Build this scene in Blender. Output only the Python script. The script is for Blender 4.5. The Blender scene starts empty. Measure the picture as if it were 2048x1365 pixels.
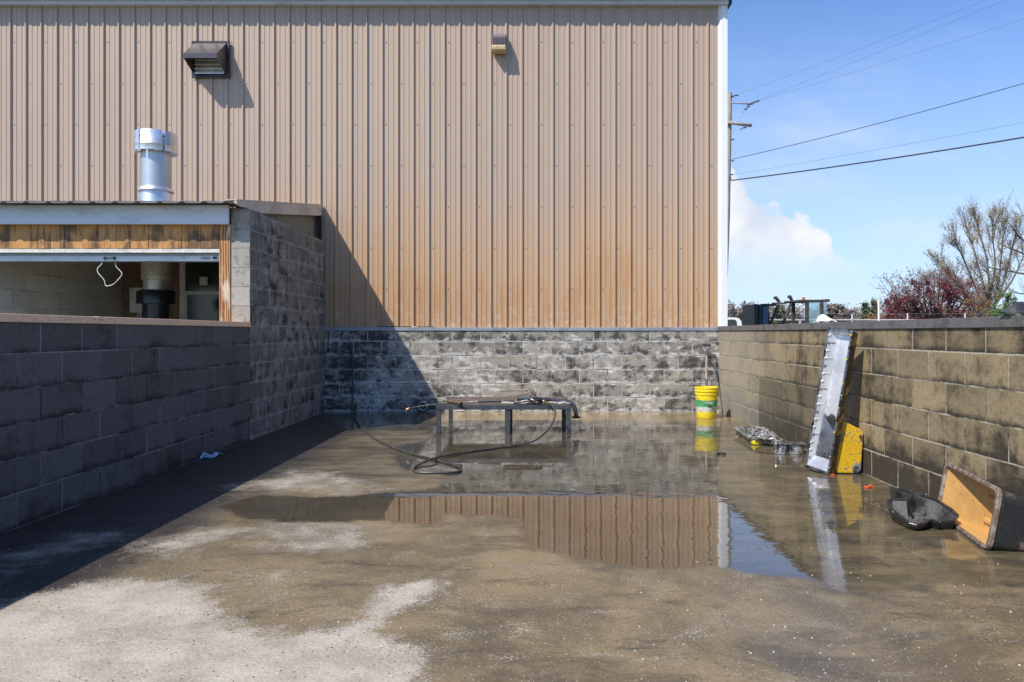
import bpy, bmesh, math, random
import numpy as np
from mathutils import Vector, Matrix, noise as mnoise
random.seed(7)
R = math.radians
scene = bpy.context.scene
COL = scene.collection

# ------------------------------------------------------------------ camera, world, sun
F, VX, VY, EYE = 1440.0, 1068.0, 666.0, 1.138
cam_d = bpy.data.cameras.new('camera'); cam = bpy.data.objects.new('camera', cam_d); COL.objects.link(cam)
cam.location = (0, 0, EYE); cam.rotation_euler = (R(90), 0, 0)
cam_d.sensor_width = 36; cam_d.lens = F / 2048 * 36
cam_d.shift_x = -(VX - 1024) / 2048; cam_d.shift_y = -(682.5 - VY) / 2048
cam_d.clip_start = 0.05; cam_d.clip_end = 3000
scene.camera = cam
SUN = Vector((1.0, 0.956, -1.54))                      # the way sunlight travels
SUN_EL = math.atan2(1.54, math.hypot(1, 0.956)); SUN_AZ = math.atan2(-1.0, -0.956)
sun_d = bpy.data.lights.new('sun', 'SUN'); sun = bpy.data.objects.new('sun', sun_d); COL.objects.link(sun)
sun_d.energy = 5.0; sun_d.angle = R(0.53); sun_d.color = (1.0, 0.935, 0.84)
sun.rotation_euler = SUN.to_track_quat('-Z', 'Y').to_euler(); sun.location = (-8, -8, 14)
scene.view_settings.view_transform = 'Standard'; scene.view_settings.look = 'None'
scene.view_settings.exposure = 0.25; scene.view_settings.gamma = 1.0
scene.cycles.max_bounces = 7; scene.cycles.diffuse_bounces = 4; scene.cycles.glossy_bounces = 4
scene.cycles.use_denoising = True
scene.cycles.sample_clamp_indirect = 6.0

# ------------------------------------------------------------------ node helper
class NT:
    def __init__(s, tree): s.t = tree; tree.nodes.clear()
    def n(s, typ, ins=None, **props):
        nd = s.t.nodes.new(typ)
        for k, v in props.items(): setattr(nd, k, v)
        for k, v in (ins or {}).items(): s.set(nd.inputs[k], v)
        return nd
    def set(s, inp, v):
        if isinstance(v, bpy.types.NodeSocket): s.t.links.new(v, inp)
        elif isinstance(v, (tuple, list)) and inp.type == 'RGBA' and len(v) == 3: inp.default_value = (*v, 1)
        else: inp.default_value = v
    def m(s, op, a, b=0.0, c=None, clamp=False):
        ins = {0: a, 1: b}
        if c is not None: ins[2] = c
        return s.n('ShaderNodeMath', ins, operation=op, use_clamp=clamp).outputs[0]
    def mix(s, f, a, b, mode='MIX'):
        nd = s.n('ShaderNodeMix', data_type='RGBA', blend_type=mode)
        s.set(nd.inputs[0], f); s.set(nd.inputs[6], a); s.set(nd.inputs[7], b); return nd.outputs[2]
    def mixf(s, f, a, b):
        nd = s.n('ShaderNodeMix', data_type='FLOAT'); s.set(nd.inputs[0], f); s.set(nd.inputs[2], a); s.set(nd.inputs[3], b); return nd.outputs[0]
    def ss(s, x, a, b, lo=0.0, hi=1.0):
        nd = s.n('ShaderNodeMapRange', {0: x, 1: a, 2: b, 3: lo, 4: hi}, interpolation_type='SMOOTHSTEP'); return nd.outputs[0]
    def noise(s, vec, sc, det=4.0, rough=0.55, dist=0.0):
        return s.n('ShaderNodeTexNoise', {'Vector': vec, 'Scale': sc, 'Detail': det, 'Roughness': rough, 'Distortion': dist}).outputs[0]
    def vscale(s, vec, v, off=(0, 0, 0)):
        return s.n('ShaderNodeMapping', {'Vector': vec, 'Scale': v, 'Location': off}).outputs[0]
    def sep(s, vec): return s.n('ShaderNodeSeparateXYZ', {0: vec}).outputs

def new_mat(name):
    m = bpy.data.materials.new(name); m.use_nodes = True; return m, NT(m.node_tree)
def finish(nt, color, rough, metal=0.0, bump=None, bstr=0.4, bdist=0.01, **extra):
    p = nt.n('ShaderNodeBsdfPrincipled', {'Base Color': color, 'Roughness': rough, 'Metallic': metal})
    for k, v in extra.items(): nt.set(p.inputs[k.replace('_', ' ')], v)
    if bump is not None:
        b = nt.n('ShaderNodeBump', {'Height': bump, 'Strength': bstr, 'Distance': bdist}); nt.set(p.inputs['Normal'], b.outputs[0])
    o = nt.n('ShaderNodeOutputMaterial', {'Surface': p.outputs[0]}); return p
def grimy(name, col, col2, rough=0.6, metal=0.0, scale=8.0, lo=0.45, hi=0.62, rough2=None, bstr=0.25, stretch=(1, 1, 1), fine=60.0, bdist=0.004, fine_amt=0.25, fd=0.28):
    """paint or metal of colour col worn or soiled to col2 in noisy patches"""
    m, nt = new_mat(name)
    v = nt.vscale(nt.n('ShaderNodeTexCoord').outputs['Object'], stretch)
    n1 = nt.noise(v, scale, 6, 0.62); n2 = nt.noise(v, fine, 3, 0.6)
    k = nt.ss(nt.m('ADD', n1, nt.m('MULTIPLY', nt.m('SUBTRACT', n2, 0.5), fine_amt)), lo, hi)
    c = nt.mix(k, col, col2)
    c = nt.mix(nt.ss(n2, 0.3, 0.75), c, nt.mix(fd, c, (0, 0, 0)))
    finish(nt, c, nt.mixf(k, rough, rough2 if rough2 is not None else rough), metal, nt.m('ADD', n1, nt.m('MULTIPLY', n2, 0.3)), bstr, bdist)
    return m

# sky: physical sky with a few clouds in it
w = bpy.data.worlds.new('World'); scene.world = w; w.use_nodes = True
nt = NT(w.node_tree)
sky = nt.n('ShaderNodeTexSky', sky_type='NISHITA', sun_disc=False)
sky.sun_elevation = SUN_EL; sky.sun_rotation = SUN_AZ; sky.air_density = 1.0; sky.dust_density = 0.6; sky.ozone_density = 1.6
dirv = nt.n('ShaderNodeNewGeometry').outputs['Incoming']
sx, sy, sz = nt.sep(nt.n('ShaderNodeVectorMath', {0: dirv, 1: (-1, -1, -1)}, operation='MULTIPLY').outputs[0])
el = nt.m('DIVIDE', sz, nt.m('ADD', nt.m('ABSOLUTE', sy), 0.02)); az = nt.m('DIVIDE', sx, nt.m('ADD', nt.m('ABSOLUTE', sy), 0.02))
comb = nt.n('ShaderNodeCombineXYZ', {0: az, 1: el, 2: 0.0}).outputs[0]
# cumulus bank: dense lump low beside the building, thinning to the right
n1 = nt.noise(comb, 9.0, 7, 0.55); n2 = nt.noise(nt.vscale(comb, (1.6, 5.0, 1)), 2.3, 5, 0.55)
topl = nt.m('SUBTRACT', 0.222, nt.m('MULTIPLY', nt.m('POWER', nt.m('MAXIMUM', nt.m('SUBTRACT', az, 0.27), 0.0), 1.25), 1.25))
inside = nt.m('ADD', nt.m('SUBTRACT', topl, el), nt.m('MULTIPLY', nt.m('SUBTRACT', n1, 0.5), 0.19))
low = nt.ss(el, 0.06, 0.13)
left = nt.ss(az, 0.62, 0.36)
cum = nt.m('MULTIPLY', nt.m('MULTIPLY', nt.ss(inside, 0.0, 0.014), low), nt.m('MULTIPLY', left, nt.ss(az, -0.3, 0.1)))
wisp = nt.m('MULTIPLY', nt.ss(nt.m('ADD', n2, nt.m('MULTIPLY', el, -0.35)), 0.36, 0.68), nt.ss(el, 0.62, 0.2))
front = nt.ss(sy, 0.0, 0.1)
cum = nt.m('MULTIPLY', cum, front)
skyc = nt.mix(1.0, sky.outputs[0], (1.12, 1.52, 2.08), 'MULTIPLY')
pale = nt.m('MULTIPLY', nt.ss(el, 0.55, 0.0), nt.m('MULTIPLY', front, 0.62))
c = nt.mix(pale, skyc, (6.9, 8.2, 10.1))
c = nt.mix(nt.m('MULTIPLY', wisp, 0.38), c, (8.4, 9.0, 10.0))
shade = nt.mix(nt.ss(n1, 0.35, 0.65), (7.4, 8.0, 9.2), (10.2, 10.2, 10.3))
c = nt.mix(nt.m('MULTIPLY', cum, 0.92), c, shade)
bg = nt.n('ShaderNodeBackground', {'Color': c, 'Strength': 0.082})
nt.n('ShaderNodeOutputWorld', {'Surface': bg.outputs[0]})

# ------------------------------------------------------------------ pixel <-> place
def P(px, py, Y): return Vector(((px - VX) * Y / F, Y, EYE + (VY - py) * Y / F))
def G(px, py, z=0.0):
    Y = (EYE - z) * F / (py - VY); return Vector(((px - VX) * Y / F, Y, z))

# ------------------------------------------------------------------ mesh helper
class MB:
    def __init__(s): s.v = []; s.f = []; s.mi = []; s.sm = []
    def add(s, vs, fs, mi=0, smooth=False):
        o = len(s.v); s.v += [Vector(v) for v in vs]
        for f in fs: s.f.append([o + i for i in f]); s.mi.append(mi); s.sm.append(smooth)
        return s
    def box(s, a, b, mi=0, M=None):
        x0, y0, z0 = a; x1, y1, z1 = b
        vs = [Vector(p) for p in ((x0,y0,z0),(x1,y0,z0),(x1,y1,z0),(x0,y1,z0),(x0,y0,z1),(x1,y0,z1),(x1,y1,z1),(x0,y1,z1))]
        if M is not None: vs = [M @ v for v in vs]
        return s.add(vs, [(0,3,2,1),(4,5,6,7),(0,1,5,4),(1,2,6,5),(2,3,7,6),(3,0,4,7)], mi)
    def ring(s, p, d, r, n, up=None, ry=None):
        d = d.normalized(); u = (up or (Vector((0,0,1)) if abs(d.z) < 0.9 else Vector((1,0,0)))).cross(d).normalized(); w2 = d.cross(u)
        return [p + u * math.cos(2*math.pi*i/n) * r + w2 * math.sin(2*math.pi*i/n) * (ry or r) for i in range(n)]
    def tube(s, pts, r, n=8, mi=0, caps=True):
        pts = [Vector(p) for p in pts]; rs = r if isinstance(r, (list, tuple)) else [r]*len(pts)
        vs = []; u = None
        for i, p in enumerate(pts):
            d = (pts[min(i+1, len(pts)-1)] - pts[max(i-1, 0)])
            d = d.normalized() if d.length > 1e-9 else Vector((0,0,1))
            if u is None: u = d.orthogonal().normalized()
            u = (u - d * u.dot(d)); u = u.normalized() if u.length > 1e-6 else d.orthogonal().normalized()
            w2 = d.cross(u)
            vs += [p + (u*math.cos(2*math.pi*k/n) + w2*math.sin(2*math.pi*k/n))*rs[i] for k in range(n)]
        fs = []
        for i in range(len(pts)-1):
            for k in range(n):
                fs.append((i*n+k, i*n+(k+1)%n, (i+1)*n+(k+1)%n, (i+1)*n+k))
        s.add(vs, fs, mi, True)
        if caps:
            s.add(vs[:n], [tuple(range(n-1,-1,-1))], mi); s.add(vs[-n:], [tuple(range(n))], mi)
        return s
    def lathe(s, c, prof, n=24, mi=0, axis=Vector((0,0,1)), a0=0, a1=2*math.pi, smooth=True):
        """prof: (radius, height) pairs"""
        c = Vector(c); axis = axis.normalized(); u = axis.orthogonal().normalized() if abs(axis.z) < 0.99 else Vector((1,0,0)); w2 = axis.cross(u)
        full = abs(a1 - a0 - 2*math.pi) < 1e-6; m = n if full else n + 1
        vs = [c + axis*h + (u*math.cos(a0+(a1-a0)*k/n) + w2*math.sin(a0+(a1-a0)*k/n))*r for r, h in prof for k in range(m)]
        fs = []
        for i in range(len(prof)-1):
            for k in range(n):
                k2 = (k+1) % m; fs.append((i*m+k, i*m+k2, (i+1)*m+k2, (i+1)*m+k))
        return s.add(vs, fs, mi, smooth)
    def prism(s, poly, z0, z1, mi=0, M=None, smooth=False):
        n = len(poly); vs = [Vector((x, y, z0)) for x, y in poly] + [Vector((x, y, z1)) for x, y in poly]
        if M is not None: vs = [M @ v for v in vs]
        s.add(vs, [tuple(range(n-1,-1,-1)), tuple(range(n, 2*n))], mi)
        return s.add(vs, [(i, (i+1)%n, n+(i+1)%n, n+i) for i in range(n)], mi, smooth)
    def build(s, name, mats, parent=None, loc=None, bevel=0.0, uv=False, recalc=True, seg=1):
        bm = bmesh.new(); vv = [bm.verts.new(v) for v in s.v]
        for f, mi, sm in zip(s.f, s.mi, s.sm):
            try: fc = bm.faces.new([vv[i] for i in f]); fc.material_index = mi; fc.smooth = sm
            except ValueError: pass
        bmesh.ops.remove_doubles(bm, verts=bm.verts, dist=1e-5)
        if recalc: bmesh.ops.recalc_face_normals(bm, faces=bm.faces)
        if bevel:
            es = [e for e in bm.edges if len(e.link_faces) == 2 and e.calc_face_angle(0) > 0.6]
            bmesh.ops.bevel(bm, geom=es, offset=bevel, segments=seg, profile=0.6, affect='EDGES', clamp_overlap=True)
        for e in bm.edges:
            if len(e.link_faces) == 2 and e.calc_face_angle(0) > 0.65: e.smooth = False
        if uv:
            lay = bm.loops.layers.uv.new('UVMap')
            for fc in bm.faces:
                n = fc.normal
                for l in fc.loops:
                    c = l.vert.co
                    l[lay].uv = (c.y, c.z) if abs(n.x) > 0.6 else ((c.x, c.z) if abs(n.y) > 0.6 else (c.x, c.y))
        org = Vector(loc) if loc is not None else (Vector(parent['_o']) if parent is not None and '_o' in parent else Vector((0,0,0)))
        for v in bm.verts: v.co -= org
        me = bpy.data.meshes.new(name); bm.to_mesh(me); bm.free()
        for m in (mats if isinstance(mats, (list, tuple)) else [mats]): me.materials.append(m)
        o = bpy.data.objects.new(name, me); COL.objects.link(o)
        if parent is not None:
            o.parent = parent; po = Vector(parent['_o']); o.location = org - po
            o['_o'] = tuple(org)
        else: o.location = org; o['_o'] = tuple(org)
        return o
def tag(o, label=None, cat=None, group=None, kind=None):
    if label: o['label'] = label
    if cat: o['category'] = cat
    if group: o['group'] = group
    if kind: o['kind'] = kind
    return o
def thing(name, loc, label, cat, group=None):
    o = bpy.data.objects.new(name, None); COL.objects.link(o); o.location = loc; o['_o'] = tuple(loc); o.empty_display_size = 0.1
    return tag(o, label, cat, group)
def spline(pts, k=8):
    """Catmull-Rom through pts"""
    pts = [Vector(p) for p in pts]; out = []
    for i in range(len(pts)-1):
        p0 = pts[max(i-1,0)]; p1 = pts[i]; p2 = pts[i+1]; p3 = pts[min(i+2, len(pts)-1)]
        for j in range(k):
            t = j/k; out.append(0.5*((2*p1)+(p2-p0)*t+(2*p0-5*p1+4*p2-p3)*t*t+(3*p1-p0-3*p2+p3)*t*t*t))
    return out + [pts[-1]]

# ------------------------------------------------------------------ materials
BW = 0.2032
def cmu(name, a, b, dark, white, uoff=0.0, width=0.4064, dark_lo=0.5, dark_hi=0.65, band=0.1, white_lo=0.6, white_hi=0.72, mortar=(0.3,0.28,0.25),
        low=0.0, wstretch=(1, 1.6, 1), far=None, top=0.0, mort_vis=1.0, ushade=None, scl=1.0, edgew=0.1, bandh=0.55, msz=0.0055, mfade=(0.46,0.66), brk=0.06, wetp=False, grain=0.35, big=0.0, strk=0.0):
    m, nt = new_mat(name)
    uv = nt.n('ShaderNodeTexCoord').outputs['UV']
    wob = nt.noise(uv, 14.0, 2, 0.5)
    uvs = nt.vscale(uv, (1, 1, 1), (-uoff, 0, 0))
    uvw = nt.n('ShaderNodeVectorMath', {0: uvs, 1: nt.n('ShaderNodeCombineXYZ', {0: nt.m('MULTIPLY', nt.m('SUBTRACT', wob, 0.5), 0.008), 1: nt.m('MULTIPLY', nt.m('SUBTRACT', wob, 0.5), -0.008)}).outputs[0]}, operation='ADD').outputs[0]
    br = nt.n('ShaderNodeTexBrick', {'Vector': uvw, 'Color1': (0,0,0), 'Color2': (1,1,1), 'Mortar': (0.5,0.5,0.5), 'Scale': 1.0, 'Mortar Size': msz, 'Mortar Smooth': 0.35, 'Bias': 0.0, 'Brick Width': width, 'Row Height': BW}, offset=0.5, offset_frequency=2, squash=1.0)
    rnd = nt.sep(br.outputs['Color'])[0]; mort = br.outputs['Fac']
    u, v, _ = nt.sep(uvs)
    fr = nt.m('FRACT', nt.m('DIVIDE', v, BW))
    n1 = nt.noise(uv, 3.1*scl, 7, 0.66, 0.05); n2 = nt.noise(nt.vscale(uv, wstretch, (7, 3, 0)), 3.6*scl, 8, 0.7, 0.1)
    n3 = nt.noise(uv, 85, 3, 0.7); n4 = nt.noise(uv, 0.9, 3, 0.5); n5 = nt.noise(nt.vscale(uv, (7, 0.6, 1)), 2.0, 4, 0.6)
    c = nt.mix(rnd, a, b)
    c = nt.mix(nt.m('MULTIPLY', nt.m('SUBTRACT', n4, 0.35), 0.5, clamp=True), c, nt.mix(0.5, a, dark))
    bandv = nt.m('MULTIPLY', nt.ss(fr, bandh, 0.0), band)
    d = nt.m('ADD', nt.m('ADD', n1, bandv), nt.m('MULTIPLY', nt.m('SUBTRACT', rnd, 0.5), brk))
    if big:
        nbg = nt.noise(uv, 1.05, 4, 0.6); d = nt.m('SUBTRACT', d, nt.m('MULTIPLY', nt.m('SUBTRACT', nbg, 0.5), big))
    if strk: d = nt.m('ADD', d, nt.m('MULTIPLY', nt.m('SUBTRACT', n5, 0.5), strk))
    if low: d = nt.m('ADD', d, nt.m('MULTIPLY', nt.ss(nt.m('ADD', v, nt.m('MULTIPLY', nt.m('SUBTRACT', n5, 0.5), 0.35)), 0.42, 0.05), low))
    if top: d = nt.m('ADD', d, nt.m('MULTIPLY', nt.ss(v, 0.95, 1.2), top))
    if ushade: d = nt.m('ADD', d, nt.m('MULTIPLY', nt.ss(u, ushade[0], ushade[1]), ushade[2]))  # shaded end of the wall painted darker through the stain mask
    dk = nt.ss(nt.m('ADD', d, nt.m('MULTIPLY', nt.m('SUBTRACT', n3, 0.5), 0.1)), dark_lo, dark_hi)
    c = nt.mix(nt.m('MULTIPLY', dk, 0.93), c, dark)
    edge = nt.m('ADD', nt.ss(fr, 0.28, 0.0), nt.ss(fr, 0.85, 1.0))
    wh = nt.m('ADD', nt.m('ADD', n2, nt.m('MULTIPLY', edge, edgew)), nt.m('MULTIPLY', nt.m('SUBTRACT', n3, 0.5), 0.32))
    if big: wh = nt.m('ADD', wh, nt.m('MULTIPLY', nt.m('SUBTRACT', nbg, 0.5), big*1.2))
    wm = nt.ss(wh, white_lo, white_hi)
    if far: wm = nt.m('MAXIMUM', wm, nt.m('MULTIPLY', nt.ss(nt.m('ADD', u, nt.m('MULTIPLY', nt.m('SUBTRACT', n1, 0.5), 2.0)), far[0], far[1]), far[2]))
    c = nt.mix(nt.m('MULTIPLY', wm, 0.8), c, white)
    mc = nt.mix(nt.ss(nt.noise(uv, 2.3, 5, 0.7), *mfade), mortar, dark)
    c = nt.mix(nt.m('MULTIPLY', mort, 0.95*mort_vis), c, mc)
    c = nt.mix(nt.ss(n3, 0.5, 0.85), c, nt.mix(0.45, c, (0,0,0)))
    c = nt.mix(nt.ss(n3, 0.42, 0.2), c, nt.mix(0.2, c, (1,0.97,0.9)))
    ng = nt.noise(uv, 24, 5, 0.75)
    c = nt.mix(nt.m('MULTIPLY', nt.ss(ng, 0.45, 0.7), grain), c, nt.mix(0.6, c, (0,0,0)))
    if wetp:
        wu = nt.m('ADD', u, nt.m('MULTIPLY', nt.m('SUBTRACT', n2, 0.5), 0.25))
        wv = nt.m('ADD', v, nt.m('MULTIPLY', nt.m('SUBTRACT', n1, 0.5), 0.18))
        wetk = nt.m('MULTIPLY', nt.m('MULTIPLY', nt.ss(wu, 8.85, 8.75), nt.ss(wu, 6.3, 7.0)), nt.ss(wv, 0.64, 0.60))
        c = nt.mix(nt.m('MULTIPLY', wetk, 0.55), c, (0.05,0.045,0.035))
    vor = nt.n('ShaderNodeTexVoronoi', {'Vector': uv, 'Scale': 130.0}).outputs['Distance']
    h = nt.m('ADD', nt.m('MULTIPLY', mort, -1.0), nt.m('ADD', nt.m('MULTIPLY', n3, 0.35), nt.m('MULTIPLY', nt.ss(vor, 0.0, 0.35), 0.25)))
    h = nt.m('ADD', h, nt.m('MULTIPLY', rnd, 0.25))
    finish(nt, c, 0.88, 0.0, h, 1.0, 0.009, Specular_IOR_Level=0.25)
    return m
M_back = cmu('mouldy_block', (0.36,0.33,0.275), (0.23,0.21,0.18), (0.05,0.048,0.045), (0.68,0.66,0.61), uoff=-0.363, width=0.4064,
             dark_lo=0.465, dark_hi=0.66, band=0.09, white_lo=0.50, white_hi=0.70, mortar=(0.55,0.53,0.49), low=0.02, ushade=(-1.0,-3.4,0.14), scl=2.0, edgew=0.13, msz=0.0075, mfade=(0.42,0.66), brk=0.07, grain=0.5, big=0.5, strk=0.12)
M_right = cmu('tan_block', (0.34,0.265,0.15), (0.215,0.168,0.098), (0.035,0.03,0.022), (0.38,0.35,0.29), uoff=-0.262, width=0.410,
              dark_lo=0.45, dark_hi=0.72, band=0.17, white_lo=0.72, white_hi=0.95, mortar=(0.45,0.40,0.30), low=0.3, far=(7.5, 10.0, 0.8), scl=1.0, bandh=0.25, msz=0.0065, brk=0.1, wetp=True, grain=0.6, big=0.3, strk=0.22)
M_left = cmu('dark_block', (0.15,0.138,0.132), (0.11,0.102,0.098), (0.03,0.028,0.027), (0.23,0.22,0.21), uoff=-0.0, width=0.3995,
             dark_lo=0.52, dark_hi=0.80, band=0.17, white_lo=0.80, white_hi=0.95, mortar=(0.30,0.29,0.28), low=0.1, bandh=0.3, scl=1.0, mfade=(0.42,0.6), brk=0.08, grain=0.5)
M_tower = cmu('blackened_block', (0.145,0.135,0.12), (0.31,0.29,0.26), (0.02,0.019,0.018), (0.46,0.44,0.41), uoff=0.1, width=0.4064,
              dark_lo=0.46, dark_hi=0.70, band=0.08, white_lo=0.50, white_hi=0.72, mortar=(0.33,0.32,0.30), wstretch=(1.3, 0.8, 1), scl=1.5, msz=0.009, mfade=(0.5,0.72), brk=0.16, grain=0.5)
M_pier = cmu('pale_block', (0.42,0.395,0.35), (0.34,0.32,0.28), (0.13,0.125,0.12), (0.55,0.53,0.48), uoff=-3.01, width=0.4064,
             dark_lo=0.50, dark_hi=0.72, band=0.05, white_lo=0.60, white_hi=0.75, mortar=(0.30,0.28,0.25), scl=3.0)
M_inner = cmu('interior_block', (0.68,0.66,0.58), (0.56,0.54,0.47), (0.25,0.24,0.2), (0.7,0.68,0.6), uoff=0.0,
              dark_lo=0.66, dark_hi=0.9, band=0.0, white_lo=0.8, white_hi=1.0, mortar=(0.75,0.73,0.66))

def siding_mat():
    m, nt = new_mat('tan_siding_paint')
    v = nt.n('ShaderNodeTexCoord').outputs['Object']
    x, y, z = nt.sep(v)
    n1 = nt.noise(nt.vscale(v, (1.2, 1.2, 0.25)), 1.5, 4, 0.6); n2 = nt.noise(nt.vscale(v, (9, 9, 0.7)), 2.2, 6, 0.65); n3 = nt.noise(v, 9, 6, 0.7); n4 = nt.noise(v, 70, 2, 0.5)
    c = nt.mix(n1, (0.445,0.332,0.25), (0.385,0.285,0.21))
    pid = nt.n('ShaderNodeTexWhiteNoise', {'W': nt.m('FLOOR', nt.m('DIVIDE', x, 0.9))}, noise_dimensions='1D').outputs[0]
    nlow = nt.noise(nt.vscale(v, (0.8, 1, 0.3)), 1.0, 4, 0.6)
    zz = nt.m('ADD', z, nt.m('MULTIPLY', nt.m('SUBTRACT', n2, 0.5), -1.3))
    zz = nt.m('SUBTRACT', zz, nt.m('MULTIPLY', nt.ss(x, -3.5, 1.5), 0.35))
    zz = nt.m('ADD', zz, nt.m('ADD', nt.m('MULTIPLY', nt.m('SUBTRACT', pid, 0.5), 0.45), nt.m('MULTIPLY', nt.m('SUBTRACT', nlow, 0.5), -1.6)))
    og = nt.ss(zz, 3.5, 1.3)
    c = nt.mix(nt.m('MULTIPLY', og, 0.8), c, (0.46,0.285,0.15))
    og2 = nt.m('MULTIPLY', nt.ss(nt.m('ADD', zz, nt.m('MULTIPLY', n3, 0.4)), 1.95, 1.35), nt.ss(n2, 0.35, 0.6))
    c = nt.mix(nt.m('MULTIPLY', og2, 0.5), c, (0.38,0.185,0.07))
    pal = nt.m('MULTIPLY', nt.ss(z, 1.75, 1.2), nt.ss(n3, 0.5, 0.62))
    c = nt.mix(nt.m('MULTIPLY', pal, 0.5), c, (0.55,0.43,0.31))
    c = nt.mix(nt.m('MULTIPLY', nt.ss(n4, 0.72, 0.8), nt.ss(z, 2.6, 1.3)), c, (0.1,0.07,0.05))
    finish(nt, c, nt.mixf(og, 0.42, 0.62), 0.0, nt.m('ADD', nt.m('MULTIPLY', n1, 2.0), n3), 0.12, 0.006)
    return m
M_siding = siding_mat()
M_white = grimy('white_trim_paint', (0.74,0.74,0.74), (0.62,0.61,0.59), 0.4, 0, 3, 0.55, 0.8, bstr=0.0, fd=0.03)
M_fascia = grimy('white_fascia_paint', (0.62,0.65,0.70), (0.45,0.46,0.48), 0.4, 0, 2.5, 0.5, 0.75, bstr=0.03, stretch=(1,1,3), fd=0.06)
M_flash = grimy('galvanised_flashing', (0.33,0.35,0.39), (0.22,0.23,0.25), 0.45, 0.3, 3, 0.45, 0.7, bstr=0.05, fd=0.08)
M_cap = grimy('grey_metal_cap', (0.17,0.165,0.165), (0.10,0.095,0.09), 0.5, 0.2, 5, 0.45, 0.7, bstr=0.15)
M_sill = grimy('tan_painted_board', (0.95,0.60,0.36), (0.78,0.52,0.36), 0.7, 0, 4, 0.5, 0.72, stretch=(2,0.5,2))
M_dark = grimy('dark_bronze_metal', (0.06,0.055,0.06), (0.035,0.03,0.03), 0.38, 0.4, 6, bstr=0.1)
M_hood = grimy('weathered_bronze_hood', (0.085,0.075,0.085), (0.13,0.105,0.085), 0.33, 0.3, 4, 0.45, 0.75, bstr=0.15)
M_alu = grimy('bright_aluminium', (0.78,0.78,0.79), (0.6,0.6,0.6), 0.38, 0.85, 5, bstr=0.05, fd=0.08)
M_louv = grimy('pale_louvre_metal', (0.9,0.89,0.87), (0.75,0.75,0.74), 0.35, 0.25, 5, bstr=0.03, fd=0.05)
M_galv = grimy('galvanised_pipe', (0.52,0.55,0.58), (0.42,0.44,0.47), 0.46, 0.75, 3, 0.4, 0.7, bstr=0.04, fd=0.06)
M_inpipe = grimy('dull_duct_metal', (0.70,0.69,0.63), (0.55,0.54,0.49), 0.35, 0.4, 5, bstr=0.1)
M_black = grimy('black_enamel', (0.012,0.012,0.014), (0.03,0.03,0.032), 0.3, 0.0, 8, bstr=0.1)
M_roofm = grimy('grey_roof_sheet', (0.30,0.28,0.26), (0.2,0.19,0.18), 0.45, 0.3, 3, bstr=0.1)
M_brown = grimy('brown_plywood', (0.30,0.19,0.115), (0.20,0.125,0.07), 0.75, 0, 5, stretch=(4,4,0.6))
M_rake = grimy('beige_rake_trim', (0.60,0.54,0.46), (0.45,0.41,0.35), 0.5, 0, 3)
M_frame = grimy('off_white_frame', (0.72,0.70,0.64), (0.6,0.58,0.52), 0.6, 0, 6)
M_glassd = grimy('dim_glass', (0.035,0.04,0.035), (0.06,0.06,0.05), 0.12, 0, 3)
M_label = grimy('paper_label', (0.72,0.70,0.66), (0.25,0.22,0.2), 0.7, 0, 40, 0.55, 0.6)
M_cord = grimy('white_cord', (0.75,0.74,0.70), (0.6,0.58,0.52), 0.6, 0, 20)
M_steel = grimy('grimy_dark_steel', (0.075,0.078,0.085), (0.15,0.15,0.16), 0.42, 0.35, 14, 0.5, 0.75, bstr=0.3)
M_board = grimy('soiled_brown_board', (0.135,0.105,0.085), (0.08,0.065,0.052), 0.75, 0, 8)
M_rubber = grimy('grey_black_rubber', (0.035,0.036,0.037), (0.07,0.07,0.07), 0.42, 0, 15, bstr=0.1)
M_wand = grimy('wand_steel', (0.42,0.40,0.36), (0.2,0.18,0.15), 0.35, 0.8, 20)
M_brass = grimy('tarnished_brass', (0.30,0.22,0.11), (0.14,0.11,0.07), 0.4, 0.7, 25)
M_copper = grimy('coppery_nozzle', (0.75,0.33,0.16), (0.5,0.22,0.1), 0.35, 0.6, 25)
M_exh = grimy('sooty_steel_tube', (0.16,0.165,0.185), (0.07,0.07,0.075), 0.3, 0.7, 12)
M_manif = grimy('crusty_cast_metal', (0.42,0.40,0.34), (0.12,0.11,0.09), 0.6, 0.2, 22, 0.45, 0.6, bstr=0.6, bdist=0.01)
M_wood = grimy('weathered_plank', (0.36,0.31,0.24), (0.16,0.13,0.10), 0.85, 0, 6, stretch=(0.8,4,6), bstr=0.4)
M_yel = grimy('yellow_plastic', (0.80,0.62,0.02), (0.62,0.47,0.03), 0.38, 0, 4, 0.5, 0.75, bstr=0.08)
M_green = grimy('green_label', (0.05,0.33,0.13), (0.20,0.36,0.20), 0.5, 0, 9, 0.55, 0.7)
M_greyl = grimy('worn_white_label', (0.55,0.54,0.47), (0.30,0.29,0.22), 0.6, 0, 9, 0.45, 0.65)
M_handle = grimy('worn_ash_handle', (0.36,0.29,0.225), (0.20,0.165,0.13), 0.7, 0, 10, stretch=(5,5,0.6))
M_pan = grimy('scoured_aluminium', (0.88,0.88,0.88), (0.36,0.36,0.37), 0.2, 0.55, 1.6, 0.40, 0.72, rough2=0.36, bstr=0.0, fine_amt=0.04, fd=0.05, stretch=(1.4,1.4,0.8))
M_panlow = grimy('darker_low_aluminium', (0.33,0.34,0.36), (0.10,0.10,0.105), 0.22, 0.75, 4, 0.42, 0.7, bstr=0.05, fd=0.1)
M_pang = grimy('oily_aluminium_rim', (0.40,0.40,0.42), (0.06,0.06,0.06), 0.3, 0.8, 16, 0.45, 0.62, bstr=0.4)
M_ypaint = grimy('chipped_yellow_paint', (0.66,0.40,0.018), (0.22,0.215,0.21), 0.42, 0, 6.5, 0.525, 0.56, rough2=0.35, bstr=0.35, fine_amt=0.35)
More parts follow.
